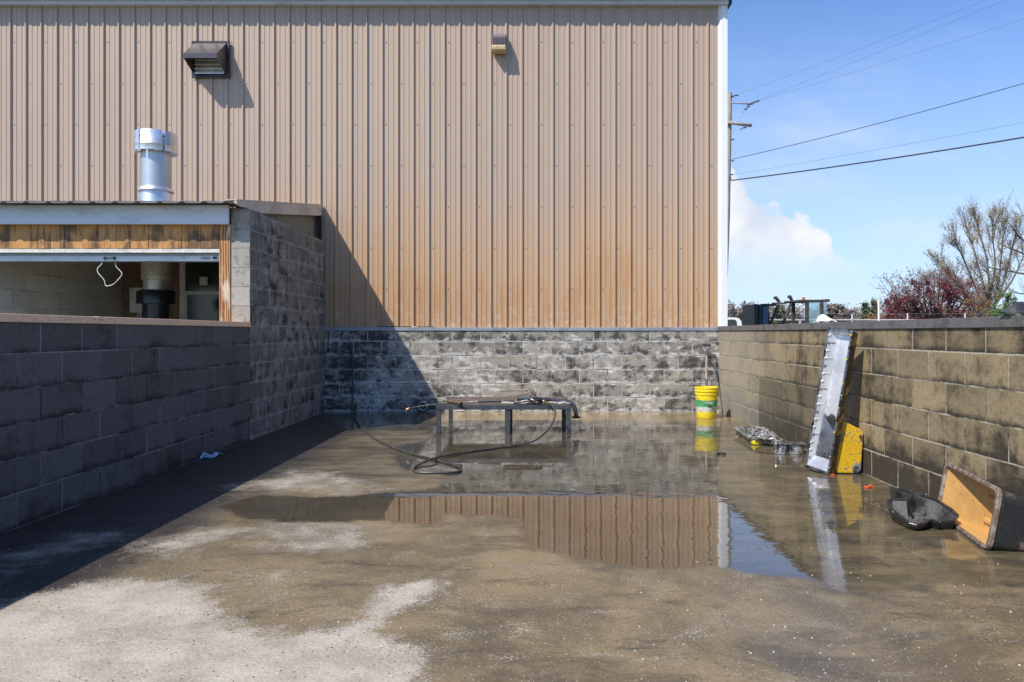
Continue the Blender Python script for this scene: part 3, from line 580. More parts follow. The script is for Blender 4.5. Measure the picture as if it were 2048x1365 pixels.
b = MB(); slab(b, XL-0.16, XL-0.13, YF+0.05, YB-0.07, -0.02, -0.75); b.build('gable_panel', grimy('shaded_gable_panel', (0.24,0.23,0.18), (0.15,0.15,0.10), 0.7, 0, 6, stretch=(1,6,1)), t)
b = MB(); b.box((RX1-0.03, YB-0.05, 2.47), (RX1+0.022, YB-0.008, 2.83)); b.build('corner_post', M_dark, t)
b = MB(); b.add([(SX0, YF-0.075, 2.283),(XL-0.195, YF-0.075, 2.283),(XL-0.195, YF-0.075, 2.478),(SX0, YF-0.075, 2.47)], [(0,1,2,3)])
b.box((SX0, YF-0.08, 2.283), (XL-0.195, YF-0.05, 2.475)); b.box((SX0, YF-0.08, 2.279), (XL-0.2, YF-0.012, 2.283)); b.build('fascia', M_fascia, t)
b = MB(); x = INX-0.2; rr = random.Random(4)
while x < XL-0.34:
    x2 = min(x + rr.choice((0.145, 0.15, 0.2, 0.24)), XL-0.322); b.box((x, YF-0.006-0.003*rr.random(), 2.03), (x2-0.005, YF+0.03, 2.30)); x = x2
b.box((INX-0.2, YF+0.004, 2.03), (XL-0.325, YF+0.04, 2.34)); b.build('wood_cladding', M_panel, t)
b = MB(); b.box((XL-0.322, YF-0.012, -0.02), (XL-0.203, YF+0.10, 2.29)); b.build('post', M_timber, t, bevel=0.006)
b = MB(); b.box((INX-0.2, YF-0.004, 1.985), (XL-0.324, YF+0.03, 2.029)); b.build('header', M_frame, t, bevel=0.003)
dr = MB(); dr.box((INX-0.25, YF+0.045, 1.905), (XL-0.326, YF+0.075, 1.956)); dr.box((INX-0.25, YF+0.05, 1.958), (XL-0.326, YF+0.07, 1.984), 1); dr.box((INX-0.25, YF+0.05, 1.893), (XL-0.328, YF+0.075, 1.904), 2)
do = dr.build('roll_door', [M_fascia, M_flash, M_dark], t, bevel=0.002)
b = MB(); hx = (215-VX)*YF/F
b.tube(spline([(hx-0.055, YF+0.043, 1.932), (hx-0.045, YF+0.02, 1.932), (hx+0.045, YF+0.02, 1.934), (hx+0.055, YF+0.043, 1.934)], 5), 0.006, 8)
for s_ in (-1, 1): b.lathe((hx+0.05*s_, YF+0.044, 1.933), [(0.016,0),(0.016,0.008),(0.008,0.012),(0,0.012)], 12, axis=Vector((0,-1,0)))
b.build('handle', M_dark, do)
b = MB(); hx = (425-VX)*YF/F; b.lathe((hx, YF+0.044, 1.934), [(0.014,0),(0.014,0.008),(0.005,0.01),(0.005,0.006),(0,0.006)], 12, axis=Vector((0,-1,0))); b.box((hx+0.015, YF+0.03, 1.922), (hx+0.03, YF+0.045, 1.948)); b.build('latch', M_dark, do)
b = MB(); b.box(((398-VX)*YF/F, YF+0.0435, 1.919), ((416-VX)*YF/F, YF+0.045, 1.946)); b.build('sticker', grimy('grey_sticker', (0.33,0.34,0.38), (0.25,0.26,0.3), 0.6, 0, 60), do)
b = MB(); b.tube(spline([P(206,521,YF+0.06), P(203,529,YF+0.06), P(195,538,YF+0.055), P(197,547,YF+0.05), P(208,560,YF+0.05), P(211,571,YF+0.05), P(217,572,YF+0.05), P(228,568,YF+0.05), P(243,551,YF+0.055), P(242,544,YF+0.06), P(232,533,YF+0.06), P(231,521,YF+0.06)], 6), 0.0045, 6)
b.build('pull_cord', M_cord, do)
# inside of the shed
b = MB(); b.box((INX, YF+0.11, -0.02), (XL-0.205, YB-0.085, 0.004)); b.build('bounce_floor_slab', grimy('pale_bounce_slab', (0.55,0.52,0.46), (0.42,0.40,0.35), 0.8, 0, 3), t)  # unseen slab, added pale to bounce light up inside the shed
b = MB(); yb_ = YB-0.06
b.box((INX, yb_-0.02, 0), (XL-0.21, yb_, 2.84)); 
for i in range(9): b.box((INX+0.02+0.3*i, yb_-0.024, 0), (INX+0.026+0.3*i, yb_-0.019, 2.8))
b.build('back_panel', M_brown, t)
b = MB(); xw0, xw1 = (362-VX)*10.1/F, XL-0.22
b.box((xw0, 10.06, 0.9), (xw0+0.075, 10.12, 2.8)); b.box((xw0+0.075, 10.065, 1.67), (xw1, 10.115, 1.72)); b.box((xw0+0.078, 10.07, 0.9), (xw0+0.10, 10.11, 1.668)); wo = b.build('window_frame', M_frame, t)
b = MB(); b.box((xw0+0.076, 10.085, 0.9), (xw1, 10.09, 1.669)); b.box((xw0+0.076, 10.085, 1.721), (xw1, 10.09, 2.8)); b.build('pane', M_glassd, wo)
b = MB(); b.box((-4.66, 10.02, 1.80), (-4.55, 10.06, 1.92)); b.build('wall_speaker', M_frame, t, bevel=0.01)
b = MB(); x0, x1 = (263-VX)*9.9/F, (288-VX)*9.9/F; b.box((x0, 9.85, 1.415), (x1, 10.28, 1.755)); b.tube([(x0+0.06, 9.95, 0), (x0+0.06, 9.95, 1.415)], 0.012, 8); b.tube([(x0+0.1, 9.95, 0), (x0+0.1, 9.95, 1.415)], 0.012, 8)
eb = b.build('electrical_box', M_frame, t, bevel=0.005)
b = MB(); b.box((x0+0.004, 9.846, 1.60), (x0+0.065, 9.8485, 1.75)); b.build('label_plate', M_label, eb)

# furnace and its flue, out through the shed roof
cx, cy = (312-VX)*9.0/F, 9.0
t = thing('furnace_flue', (cx, cy, 0), 'black furnace drum inside the shed whose silver stack pipe rises through its roof', 'flue')
b = MB(); b.lathe((cx, cy, 0), [(0.0,0.0),(0.155,0.0),(0.155,1.5)], 28); b.build('drum', M_black, t)
b = MB(); b.lathe((cx, cy, 0), [(0.155,1.495),(0.222,1.50),(0.222,1.64),(0.215,1.655),(0.17,1.672),(0.14,1.672)], 28); b.build('collar', M_black, t)
b = MB(); b.lathe((cx, cy, 0), [(0.145,1.67),(0.145,1.79),(0.165,1.80),(0.165,1.83),(0.172,1.835),(0.172,1.845),(0.166,1.85),(0.166,2.73)], 28)
b.tube([(cx+0.12, cy-0.115, 1.7), (cx+0.125, cy-0.12, 2.3)], 0.004, 6); b.build('inner_pipe', M_inpipe, t)
b = MB(); b.lathe((cx, cy, 0), [(0.17,2.72),(0.17,3.45)], 32)
b.box((cx-0.172, cy-0.02, 2.75), (cx-0.168, cy+0.0, 3.4)); b.build('outer_pipe', M_galv, t)
b = MB(); zr = rz(cy); b.lathe((cx, cy, 0), [(0.20,zr-0.05),(0.19,zr+0.06),(0.178,zr+0.16),(0.171,zr+0.165)], 32); b.build('flashing_cone', M_alu, t)
b = MB(); b.lathe((cx, cy, 0), [(0.171,2.90),(0.208,2.895),(0.208,2.905),(0.182,2.945),(0.171,2.95)], 32); b.build('storm_collar', M_alu, t)
cap = MB()
for a0, a1 in ((196, 246), (254, 314), (322, 372), (24, 85), (95, 150)):
    cap.lathe((cx, cy, 0), [(0.236,3.375),(0.245,3.38),(0.245,3.45),(0.248,3.455),(0.245,3.46),(0.245,3.60),(0.238,3.625),(0.232,3.625),(0.232,3.38),(0.236,3.375)], 12, a0=R(a0), a1=R(a1))
    for a in (a0, a1):
        e = Vector((math.cos(R(a)), math.sin(R(a)), 0)); cap.tube([(cx+e.x*0.238, cy+e.y*0.238, 3.372), (cx+e.x*0.238, cy+e.y*0.238, 3.625)], 0.007, 6)
cap.lathe((cx, cy, 0), [(0.168,3.44),(0.168,3.56),(0.0,3.56)], 24)
cap.lathe((cx, cy, 0), [(0.0,3.60),(0.19,3.595),(0.2,3.58),(0.19,3.57),(0.0,3.57)], 24)
for a in (30, 120, 210, 300):
    e = Vector((math.cos(R(a)), math.sin(R(a)), 0)); cap.box((cx+e.x*0.2-0.035, cy+e.y*0.2-0.035, 3.37), (cx+e.x*0.2+0.035, cy+e.y*0.2+0.035, 3.378))
cap.build('wind_cap', M_alu, t)

# ------------------------------------------------------------------ exhaust hood on the siding
YW = YS-0.022
t = thing('exhaust_hood', (-4.72, YW, 5.1), 'dark bronze exhaust hood with silver louvres high on the tan siding', 'exhaust hood')
xl, xr, zt, zb = (385-VX)*YW/F, (460-VX)*YW/F, EYE+(VY-84)*YW/F, EYE+(VY-157)*YW/F
fr = MB()
fr.box((xl, YW-0.03, zt-0.03), (xr, YW, zt)); fr.box((xl, YW-0.03, zb), (xr, YW, zb+0.035)); fr.box((xl, YW-0.03, zb+0.035), (xl+0.03, YW, zt-0.03)); fr.box((xr-0.04, YW-0.03, zb+0.035), (xr, YW, zt-0.03))
fr.box((xl, YW-0.004, zb), (xr, YW-0.002, zt)); fr.build('flange', M_dark, t, bevel=0.003)
hp = 0.34; a, c = xl+0.035, xr-0.04
hz0, hz1, hz2 = zt-0.025, zt-0.30, zt-0.365
hd = MB()
yo = YW-hp; th = 0.005
hd.add([(a,YW-0.02,hz0),(c,YW-0.02,hz0),(c,yo,hz1),(a,yo,hz1),(a,YW-0.02,hz0-th),(c,YW-0.02,hz0-th),(c,yo,hz1-th),(a,yo,hz1-th)], [(0,1,2,3),(4,7,6,5),(0,3,7,4),(1,5,6,2),(0,4,5,1)])
hd.box((a, yo-0.004, hz2), (c, yo+0.002, hz1+0.001))
for xx_ in (a, c-th):
    hd.prism([(YW-0.02, hz0-0.001), (yo, hz1), (yo, hz2), (YW-0.03, zb+0.04), (YW-0.02, zb+0.04)], 0, th, M=Matrix(((0,0,1,xx_),(1,0,0,0),(0,1,0,0),(0,0,0,1))))
hd.build('cowl', M_hood, t)
lv = MB()
for i in range(7):
    z = zb+0.06+i*0.062
    lv.add([(a+0.02,YW-0.06,z-0.012),(c-0.02,YW-0.06,z-0.012),(c-0.02,YW-0.05,z+0.012),(c-0.02,YW-0.012,z+0.062),(a+0.02,YW-0.012,z+0.062),(a+0.02,YW-0.05,z+0.012)], [(0,1,2,5),(5,2,3,4)])
    lv.box((a+0.02,YW-0.064,z-0.016),(c-0.02,YW-0.056,z-0.006))
lv.build('louvres', M_louv, t)

# wall light
t = thing('wall_light', ((998-VX)*YW/F, YW, 5.4), 'small finned wall light with a yellowed lens high on the tan siding', 'wall light')
xl, xr = (985-VX)*(YW-0.1)/F, (1011-VX)*(YW-0.1)/F; zt = EYE+(VY-65)*(YW-0.1)/F; zb = EYE+(VY-103)*(YW-0.12)/F
MX = lambda x: Matrix(((0,0,1,x),(1,0,0,0),(0,1,0,0),(0,0,0,1)))
zm = zb+0.075
b = MB(); b.prism([(YW, zt), (YW-0.06, zt-0.003), (YW-0.11, zt-0.03), (YW-0.14, zt-0.08), (YW-0.145, zm), (YW, zm)], 0, xr-xl, M=MX(xl)); b.build('housing', M_finsm, t, bevel=0.003)
b = MB(); nf_ = 9
for i in range(nf_):
    x = xl+0.006+i*(xr-xl-0.018)/(nf_-1)
    b.prism([(YW-0.09, zt-0.02), (YW-0.125, zt-0.045), (YW-0.16, zt-0.09), (YW-0.167, zm+0.003), (YW-0.13, zm+0.003)], 0, 0.006, M=MX(x))
b.build('cooling_fins', M_finsm, t)
b = MB(); b.prism([(YW, zm), (YW-0.168, zm-0.001), (YW-0.175, zm-0.02), (YW-0.168, zb+0.01), (YW-0.14, zb), (YW, zb)], 0, xr-xl+0.012, M=MX(xl-0.008)); b.build('lens', M_lens, t, bevel=0.008, seg=2)

# ------------------------------------------------------------------ wash table
LF, RF = G(878, 868), G(1136, 868); yF = LF.y; yB_ = G(897, 846).y; zT = 0.325
x0, x1 = LF.x-0.03, RF.x+0.03
t = thing('wash_table', ((x0+x1)/2, yF, 0), 'low dark steel wash table standing in the shallow puddle by the back wall', 'table')
xm = (1016-VX)*yF/F
for (x, y, wd) in ((x0, yF-0.025, 0.05), (x1-0.05, yF-0.025, 0.05), (xm-0.035, yF-0.02, 0.06), (x0+0.02, yB_, 0.05), (x1-0.06, yB_, 0.05), (xm-0.03, yB_, 0.05)):
    b = MB(); b.box((x, y, 0.001), (x+wd, y+0.05 if wd == 0.05 else y+0.09, zT-0.051)); b.build('leg', M_steel, t, bevel=0.003)
b = MB(); b.box((x0, yF-0.03, zT-0.05), (x1, yF+0.02, zT)); b.box((x0, yB_, zT-0.05), (x1, yB_+0.05, zT)); b.box((x0, yF+0.022, zT-0.05), (x0+0.05, yB_-0.002, zT)); b.box((x1-0.05, yF+0.022, zT-0.05), (x1, yB_-0.002, zT))
b.build('frame', M_steel, t, bevel=0.003)
b = MB()
for i in range(15):
    x = x0+0.08+i*(x1-x0-0.16)/14; b.box((x-0.004, yF+0.021, zT-0.03), (x+0.004, yB_-0.001, zT-0.004))
for i in range(4):
    y = yF+0.15+i*(yB_-yF-0.25)/3; b.box((x0+0.051, y-0.005, zT-0.046), (x1-0.051, y+0.005, zT-0.031))
b.build('grate', M_steel, t)
b = MB(); b.box((x0+0.055, yF+0.024, zT-0.003), (x1-0.053, yB_-0.01, zT+0.004)); b.build('deck_sheet', M_board, t)
b = MB(); b.tube([(x1-0.06, yF+0.1, 0.22), (x1-0.01, yF-0.02, 0.03)], 0.008, 6); b.build('brace', M_rubber, t)

# things on the table
b = MB(); a = P(985, 800, yB_); c = P(1056, 800, yB_); z = zT+0.006
b.prism([(a.x, z), (c.x, z), (c.x, z+0.085), (c.x-0.2, z+0.088), (a.x+0.1, z+0.075), (a.x, z+0.06)], yB_+0.012, yB_+0.045, M=Matrix(((1,0,0,0),(0,0,1,0),(0,1,0,0),(0,0,0,1))))
tag(b.build('plank', M_wood, loc=(a.x, yB_, z), bevel=0.003), 'weathered grey plank standing along the back edge of the wash table', 'plank')
z = zT+0.035
e0 = P(1034, 804, 8.35); t = thing('exhaust_tube', (0.4, 8.35, zT), 'sooty bent steel tube on the table with a flange hanging off its right end', 'exhaust tube')
yx = 8.5; q = lambda px, py: P(px, py, yx)
b = MB(); b.tube(spline([Vector((e0.x, yx, zT+0.032)), Vector((0.0, yx, zT+0.034)), q(1120,802.5), q(1136,804), q(1147,811), q(1151.5,822), q(1152.5,834)], 8), 0.024, 14); b.tube([q(1131.5,803), q(1134,803.3)], 0.03, 14); b.build('pipe', M_exh, t)
b = MB(); f0 = q(1152.5, 834); b.lathe(f0, [(0,0.006),(0.045,0.006),(0.058,0.0),(0.05,-0.014),(0.0,-0.016)], 20); b.build('flange', M_black, t)
t = thing('engine_manifold', (0.1, 8.1, zT+0.004), 'crusty cast manifold rail with lugs along the table front edge', 'engine part')
b = MB(); ym = yF+0.06; xa = P(1003, 810, ym).x; xb2 = P(1140, 810, ym).x; rr = random.Random(3)
pts = []
for i in range(25):
    f_ = i/24; pts.append((xa+(xb2-xa)*f_, ym+0.006*rr.uniform(-1,1), zT+0.014+0.004*math.sin(i*1.5)))
b.tube(pts, [0.014+0.005*abs(math.sin(i*0.8)) for i in range(25)], 8); b.build('rail', M_manif, t)
for i in range(5):
    x = xa+0.09+i*0.16; b = MB(); b.lathe((x, ym+0.012, zT+0.006), [(0.022,0),(0.02,0.022),(0.012,0.026),(0.010,0.01)], 10); b.box((x-0.02, ym, zT+0.006), (x+0.035, ym+0.04, zT+0.015)); b.build('lug', M_manif, t, bevel=0.002)
t = thing('tube_stub', P(905, 806, 8.15), 'short tarnished brass tube lying on the left end of the table', 'pipe piece')
b = MB(); a = Vector((P(893,803,8.2).x, 8.22, zT+0.036)); c = Vector((P(924,808,8.1).x, 8.02, zT+0.02))
b.tube([a, c], [0.012, 0.018], 12, caps=False); b.tube([c-(c-a)*0.08, c], 0.021, 12, caps=False); b.tube([c+(a-c)*0.99, c+(a-c)*0.02], [0.010, 0.015], 12, mi=1, caps=True); b.build('barrel', [M_brass, M_black], t)
b = MB(); b.tube(spline([a+Vector((0.0,0,0.005)), a+Vector((-0.03,0,0.012)), a+Vector((-0.05,-0.05,-0.006)), a+Vector((-0.02,-0.09,-0.02))], 5), 0.008, 8); b.build('clamp', M_manif, t)

# pressure washer gun and lance, and its hose
t = thing('pressure_washer_lance', P(1060, 800, 8.2), 'pressure washer trigger gun on the table with its thin lance reaching left past the edge', 'pressure washer lance')
yl = 8.25; L = lambda px, py, y=yl: P(px, py, y)
b = MB(); b.tube(spline([L(1035,804.5,8.2), L(1003,802.3,8.2), L(955,803), L(920,805.5), L(890,807.5,8.15), L(850,811.5,8.1), L(828,815.5,8.05), L(817,817.5,8.0)], 6), 0.0065, 8); b.build('lance_tube', M_wand, t)
b = MB(); b.tube([L(955,803.1), L(1003,802.4,8.2)], 0.0125, 12)
for i in range(14):
    p_ = L(955,803.1).lerp(L(1003,802.4,8.2), (i+0.5)/14); b.tube([p_-Vector((0.004,0,0)), p_+Vector((0.004,0,0))], 0.0155, 10)
b.tube([L(1006,802.3,8.2), L(1030,802.5,8.2)], 0.0105, 10); b.build('grip_sleeve', M_rubber, t)
b = MB(); tip = L(816,817.8,8.0); b.tube([tip+Vector((0.012,0,0.002)), tip], 0.013, 10); b.tube([tip, tip+Vector((-0.012,0,-0.012))], [0.012,0.017], 10); b.build('nozzle', M_copper, t)
b = MB(); gpt = [L(1028,804.5,8.12), L(1042,804,8.12), L(1056,801.5,8.12), L(1066,800.5,8.12)]; b.tube(spline(gpt, 5), [0.013]*6+[0.015]*6+[0.014]*4, 10); b.build('gun_barrel', M_wand, t)
b = MB(); b.tube(spline([L(1054,801,8.12), L(1062,797.5,8.1), L(1075,797,8.1), L(1084,799.5,8.1), L(1087,803,8.1), L(1080,807,8.08), L(1068,806,8.08), L(1060,803,8.1)], 5), 0.009, 8)
b.tube(spline([L(1062,799,8.08), L(1072,802,8.06), L(1082,800,8.08)], 5), 0.012, 8); b.tube(spline([L(1070,798,8.1), L(1078,804,8.06), L(1086,803,8.1)], 5), 0.008, 8); b.build('trigger_gun', M_black, t)
b = MB(); b.tube([L(1086,802.5,8.1), L(1092,805,8.07), L(1100,808.5,8.0)], 0.011, 10); b.tube([L(1086,802.5,8.1), L(1089,803.8,8.09)], 0.015, 10); b.build('hose_fitting', M_brass, t)
hr = 0.0095
wy = YB-0.02
hp_ = [P(703,686,wy), P(705,700,wy), P(706,740,wy), P(704.5,780,wy-0.02), Vector((P(706,812,wy-0.1).x, wy-0.12, 0.1)), Vector((-2.42, 9.75, 0.02))]
hp_ = [P(703,686,wy), P(705,720,wy), P(705.5,760,wy), P(704.5,790,wy-0.02), P(706,815,10.0), P(710,838,9.4)] + [G(x, y, hr) for x, y in ((723,857),(738,870),(755,881.5),(772,890),(790,897.5),(826,909),(864,918.5),(899,928),(914,933),(922.5,938.5),(919,943),(905,945),(875,946.3),(850,946),(834,944.5),(827,941),(830,934))]
lift = [(845,926,0.018),(866,918,0.03),(893,911,0.022),(951,902.5,0.012),(1000,896,0.01),(1039,890,0.018)]
hp_ += [G(x, y, z) for x, y, z in lift]
hp_ += [P(1069,882,7.27), P(1088,868,7.38), P(1100,855,7.5), P(1108,840,7.65), P(1111,826,7.8), P(1107,815,7.93), L(1100,808.5,8.0)]
for i, p_ in enumerate(hp_):
    if p_.z < hr: hp_[i] = Vector((p_.x, p_.y, hr))
t = thing('hose', G(875,946), 'black pressure hose looped on the wet floor between the back wall and the table gun', 'hose')
b = MB(); sp = spline(hp_, 8); sp = [Vector((p_.x, p_.y, max(p_.z, hr))) for p_ in sp]; b.tube(sp, hr, 8); b.build('tubing', M_rubber, t)
b = MB(); a = P(703,688,wy); b.lathe((a.x, YB-0.001, a.z), [(0.02,0),(0.02,0.012),(0.012,0.016),(0,0.016)], 12, axis=Vector((0,-1,0))); b.build('wall_elbow', M_steel, t)
# small cable hanging at the left corner of the back wall
b = MB(); b.tube(spline([(XL+0.012, 9.75, 1.02), (XL+0.014, 9.8, 0.92), (XL+0.03, 10.0, 0.86), (XL+0.06, 10.3, 0.86), (XL+0.05, YB-0.012, 0.93), (XL+0.055, YB-0.012, 1.1), (XL+0.055, YB-0.012, 1.165)], 8), 0.007, 6)
tag(b.build('cable', M_rubber, loc=(XL, 10.2, 1.0)), 'short dark cable drooping across the shaded corner of the bay', 'cable')

# pipe stub through the wall
c = P(847, 812, YB); t = thing('drain_pipe', (c.x, YB, c.z), 'round pipe stub poking out of the back wall just inside the shadow', 'pipe')
b = MB(); b.lathe((c.x, YB, c.z), [(0.06,0.0),(0.066,0.0),(0.066,0.075),(0.06,0.08),(0.054,0.078),(0.052,0.0)], 24, axis=Vector((0,-1,0))); b.build('pipe', M_inpipe, t)
b = MB(); b.lathe((c.x, YB, c.z), [(0.053,0.004),(0.0,0.004)], 20, axis=Vector((0,-1,0))); b.build('bore', M_black, t)

# floor drain
c = G(1040, 935); t = thing('floor_drain', (c.x, c.y, 0), 'rusty rectangular drain grate set in the wet floor in front of the table', 'drain')
b = MB(); hw, hd_ = 0.14, 0.075
b.box((c.x-hw, c.y-hd_, 0.001), (c.x-hw+0.02, c.y+hd_, 0.009)); b.box((c.x+hw-0.02, c.y-hd_, 0.001), (c.x+hw, c.y+hd_, 0.009)); b.box((c.x-hw+0.02, c.y-hd_, 0.001), (c.x+hw-0.02, c.y-hd_+0.012, 0.009)); b.box((c.x-hw+0.02, c.y+hd_-0.012, 0.001), (c.x+hw-0.02, c.y+hd_, 0.009))
for i in range(9): x = c.x-hw+0.035+i*0.026; b.box((x-0.005, c.y-hd_+0.012, 0.002), (x+0.005, c.y+hd_-0.012, 0.0085))
for i in range(4): y = c.y-hd_+0.032+i*0.03; b.box((c.x-hw+0.02, y-0.004, 0.0025), (c.x+hw-0.02, y+0.004, 0.008))
b.build('grate', grimy('rusty_drain_iron', (0.10,0.07,0.05), (0.045,0.036,0.03), 0.6, 0.2, 20), t)
b = MB(); b.box((c.x-hw+0.005, c.y-hd_+0.005, 0.0004), (c.x+hw-0.005, c.y+hd_-0.005, 0.0018)); b.build('pit', M_black, t)

# ------------------------------------------------------------------ bucket and spade
bc = Vector(((1413-VX)*9.62/F, 9.62, 0)); t = thing('bucket', bc, 'yellow plastic bucket with a green band standing in the back right corner', 'bucket')
H = 0.415
b = MB()
rad = lambda z: 0.128+0.022*z/H
segs = [(0.0, 0.09, 0), (0.09, 0.155, 2), (0.155, 0.245, 1), (0.245, 0.30, 0)]
b.lathe(bc, [(0.0,0.002),(0.124,0.002),(0.128,0.008),(rad(0.09),0.09)], 36, 0)
b.lathe(bc, [(rad(0.09)+0.0005,0.09),(rad(0.158)+0.0005,0.158)], 36, 2); b.lathe(bc, [(rad(0.158)+0.0008,0.158),(rad(0.245)+0.0008,0.245)], 36, 1)
b.lathe(bc, [(rad(0.245),0.245),(0.1445,0.31),(0.152,0.315),(0.153,0.335),(0.147,0.34),(0.147,0.352),(0.158,0.356),(0.159,0.374),(0.15,0.38),(0.15,0.392),(0.157,0.396),(0.157,0.412),(0.150,0.417),(0.144,0.412),(0.135,0.14),(0.0,0.13)], 36, 0)
b.build('pail', [M_yel, M_green, M_greyl], t)
b = MB(); pts = []
for i in range(17):
    a = math.pi*i/16; pts.append((bc.x-0.162*math.cos(a), bc.y-0.162*math.sin(a)-0.004, 0.335-0.125*math.sin(a)))
b.tube(pts, 0.0028, 6); b.build('bail_handle', M_wand, t)
b = MB(); b.tube([(bc.x-0.04, bc.y-0.166, 0.213), (bc.x+0.04, bc.y-0.166, 0.213)], 0.009, 10); b.build('grip', M_greyl, t)
gtop = Vector(((1413-VX)*10.27/F, 10.27, EYE-24.5*10.27/F)); gbot = Vector((bc.x+0.01, bc.y+0.05, 0.16))
t = thing('spade', gbot, 'wooden D-handled spade standing in the yellow bucket and leaning at the corner', 'spade')
dv = (gtop-gbot).normalized(); yk = gtop-dv*0.13
b = MB(); b.tube([gbot, yk], [0.016,0.014], 12); b.build('shaft', M_handle, t)
b = MB(); b.tube([gbot+dv*0.02, gbot+dv*0.42], 0.019, 12); b.build('socket', M_steel, t)
b = MB()
for s_ in (-1, 1): b.tube(spline([yk-dv*0.02, yk+dv*0.03+Vector((0.02*s_,0,0)), yk+dv*0.08+Vector((0.045*s_,0,0)), gtop+Vector((0.05*s_,0,0))], 5), 0.010, 8)
b.tube([yk-dv*0.05, yk+dv*0.01], 0.021, 12); b.build('yoke', M_steel, t)
b = MB(); b.tube([gtop-Vector((0.058,0,0)), gtop+Vector((0.058,0,0))], 0.017, 12); b.build('grip_bar', M_rubber, t)

# ------------------------------------------------------------------ long leaning aluminium pan
BL, BR, TR, TL = G(1609, 940, 0.005), G(1660, 951, 0.005), P(1708, 661, 5.69), P(1657, 661, 5.90)
Xa = (BR-BL); wdt = Xa.length*0.95; Xa.normalize(); Ya = ((TL+TR)/2-(BL+BR)/2); LEN = Ya.length; Ya.normalize(); Xa = (Xa-Ya*Xa.dot(Ya)).normalized(); BL.z += max(0.0, -Xa.z*wdt); Za = Xa.cross(Ya)
if Za.y > 0: Za = -Za                                  # towards the viewer
MP = Matrix(((Xa.x,Ya.x,Za.x,BL.x),(Xa.y,Ya.y,Za.y,BL.y),(Xa.z,Ya.z,Za.z,BL.z),(0,0,0,1)))
t = thing('long_pan', BL, 'long scoured aluminium oil pan with yellow sides leaning upright on the right wall', 'oil pan')
W_, D_ = wdt, 0.072; rim = 0.022
b = MB()
def framepts(x0, y0, x1, y1, z): return [MP @ Vector(p) for p in ((x0,y0,z),(x1,y0,z),(x1,y1,z),(x0,y1,z))]
o0 = framepts(0, 0, W_, LEN, 0); i0 = framepts(rim, rim, W_-rim*0.7, LEN-rim*1.3, 0); ob = framepts(0, 0, W_, LEN, -0.014)
b.add(o0+i0+ob, [(0,1,5,4),(1,2,6,5),(2,3,7,6),(3,0,4,7),(0,8,9,1),(1,9,10,2),(2,10,11,3),(3,11,8,0)])
b.build('rim', M_pang, t, bevel=0.0)
b = MB(); fl = framepts(rim+0.035, rim+0.07, W_-rim-0.03, LEN-rim-0.03, -D_+0.01); mid_a = [MP @ Vector(p) for p in ((rim+0.035, LEN*0.40, -D_+0.01), (W_-rim-0.03, LEN*0.34, -D_+0.01))]
i1 = [MP @ Vector((p)) for p in ((rim,rim,-0.0005),(W_-rim*0.7,rim,-0.0005),(W_-rim*0.7,LEN-rim*1.3,-0.0005),(rim,LEN-rim*1.3,-0.0005))]
lo_ = [MP @ Vector(p) for p in ((rim+0.03, rim+0.09, -0.04), (W_-rim-0.03, rim+0.09, -0.04))]
b.add(i1 + lo_ + mid_a + [fl[2], fl[3]], [(0,1,5,4),(4,5,7,6),(6,7,8,9),(1,2,8,7,5),(3,0,4,6,9),(2,3,9,8)])
b.mi[1] = 1  # lower tray face takes the darker aluminium
b.build('inner_tray', [M_pan, M_panlow], t)
for i in range(17):                                    # cast ribs and bolt bosses down the left wall
    y = 0.09+i*(LEN-0.15)/16
    b = MB(); b.lathe(MP @ Vector((rim+0.004, y, -0.02)), [(0.010,0),(0.010,0.022),(0.004,0.024),(0.0,0.02)], 8, axis=Za)
    if i % 2: b.tube([MP @ Vector((rim+0.001, y, -0.006)), MP @ Vector((rim+0.03, y+0.004, -0.05))], 0.0055, 6)
    b.build('boss', M_pan if i % 3 else M_pang, t)
for i in range(12):
    b = MB(); y = 0.05+i*(LEN-0.09)/11; b.lathe(MP @ Vector((W_-0.006, y, 0.0)), [(0.008,0),(0.008,0.008),(0.0,0.008)], 6, axis=Za); b.build('bolt', M_ypaint if i % 2 else M_pang, t)
b = MB(); sh = [MP @ Vector(p) for p in ((0.004,0.004,-0.0145),(W_-0.003,0.004,-0.0145),(W_-0.003,LEN-0.004,-0.0145),(0.004,LEN-0.004,-0.0145),(0.02,0.02,-D_-0.004),(W_-0.008,0.02,-D_-0.004),(W_-0.008,LEN-0.02,-D_-0.004),(0.02,LEN-0.02,-D_-0.004))]
b.add(sh, [(0,1,5,4),(1,2,6,5),(2,3,7,6),(3,0,4,7),(4,5,6,7)]); b.build('outer_shell', M_yside, t)
b = MB(); b.add([MP @ Vector(p) for p in ((rim+0.05, LEN*0.37, -0.06), (W_-rim-0.03, LEN*0.31, -0.03), (W_-rim-0.03, LEN*0.40, -0.028), (W_*0.55, LEN*0.41, -0.055))], [(0,1,2,3)]); b.build('baffle', M_dark, t)

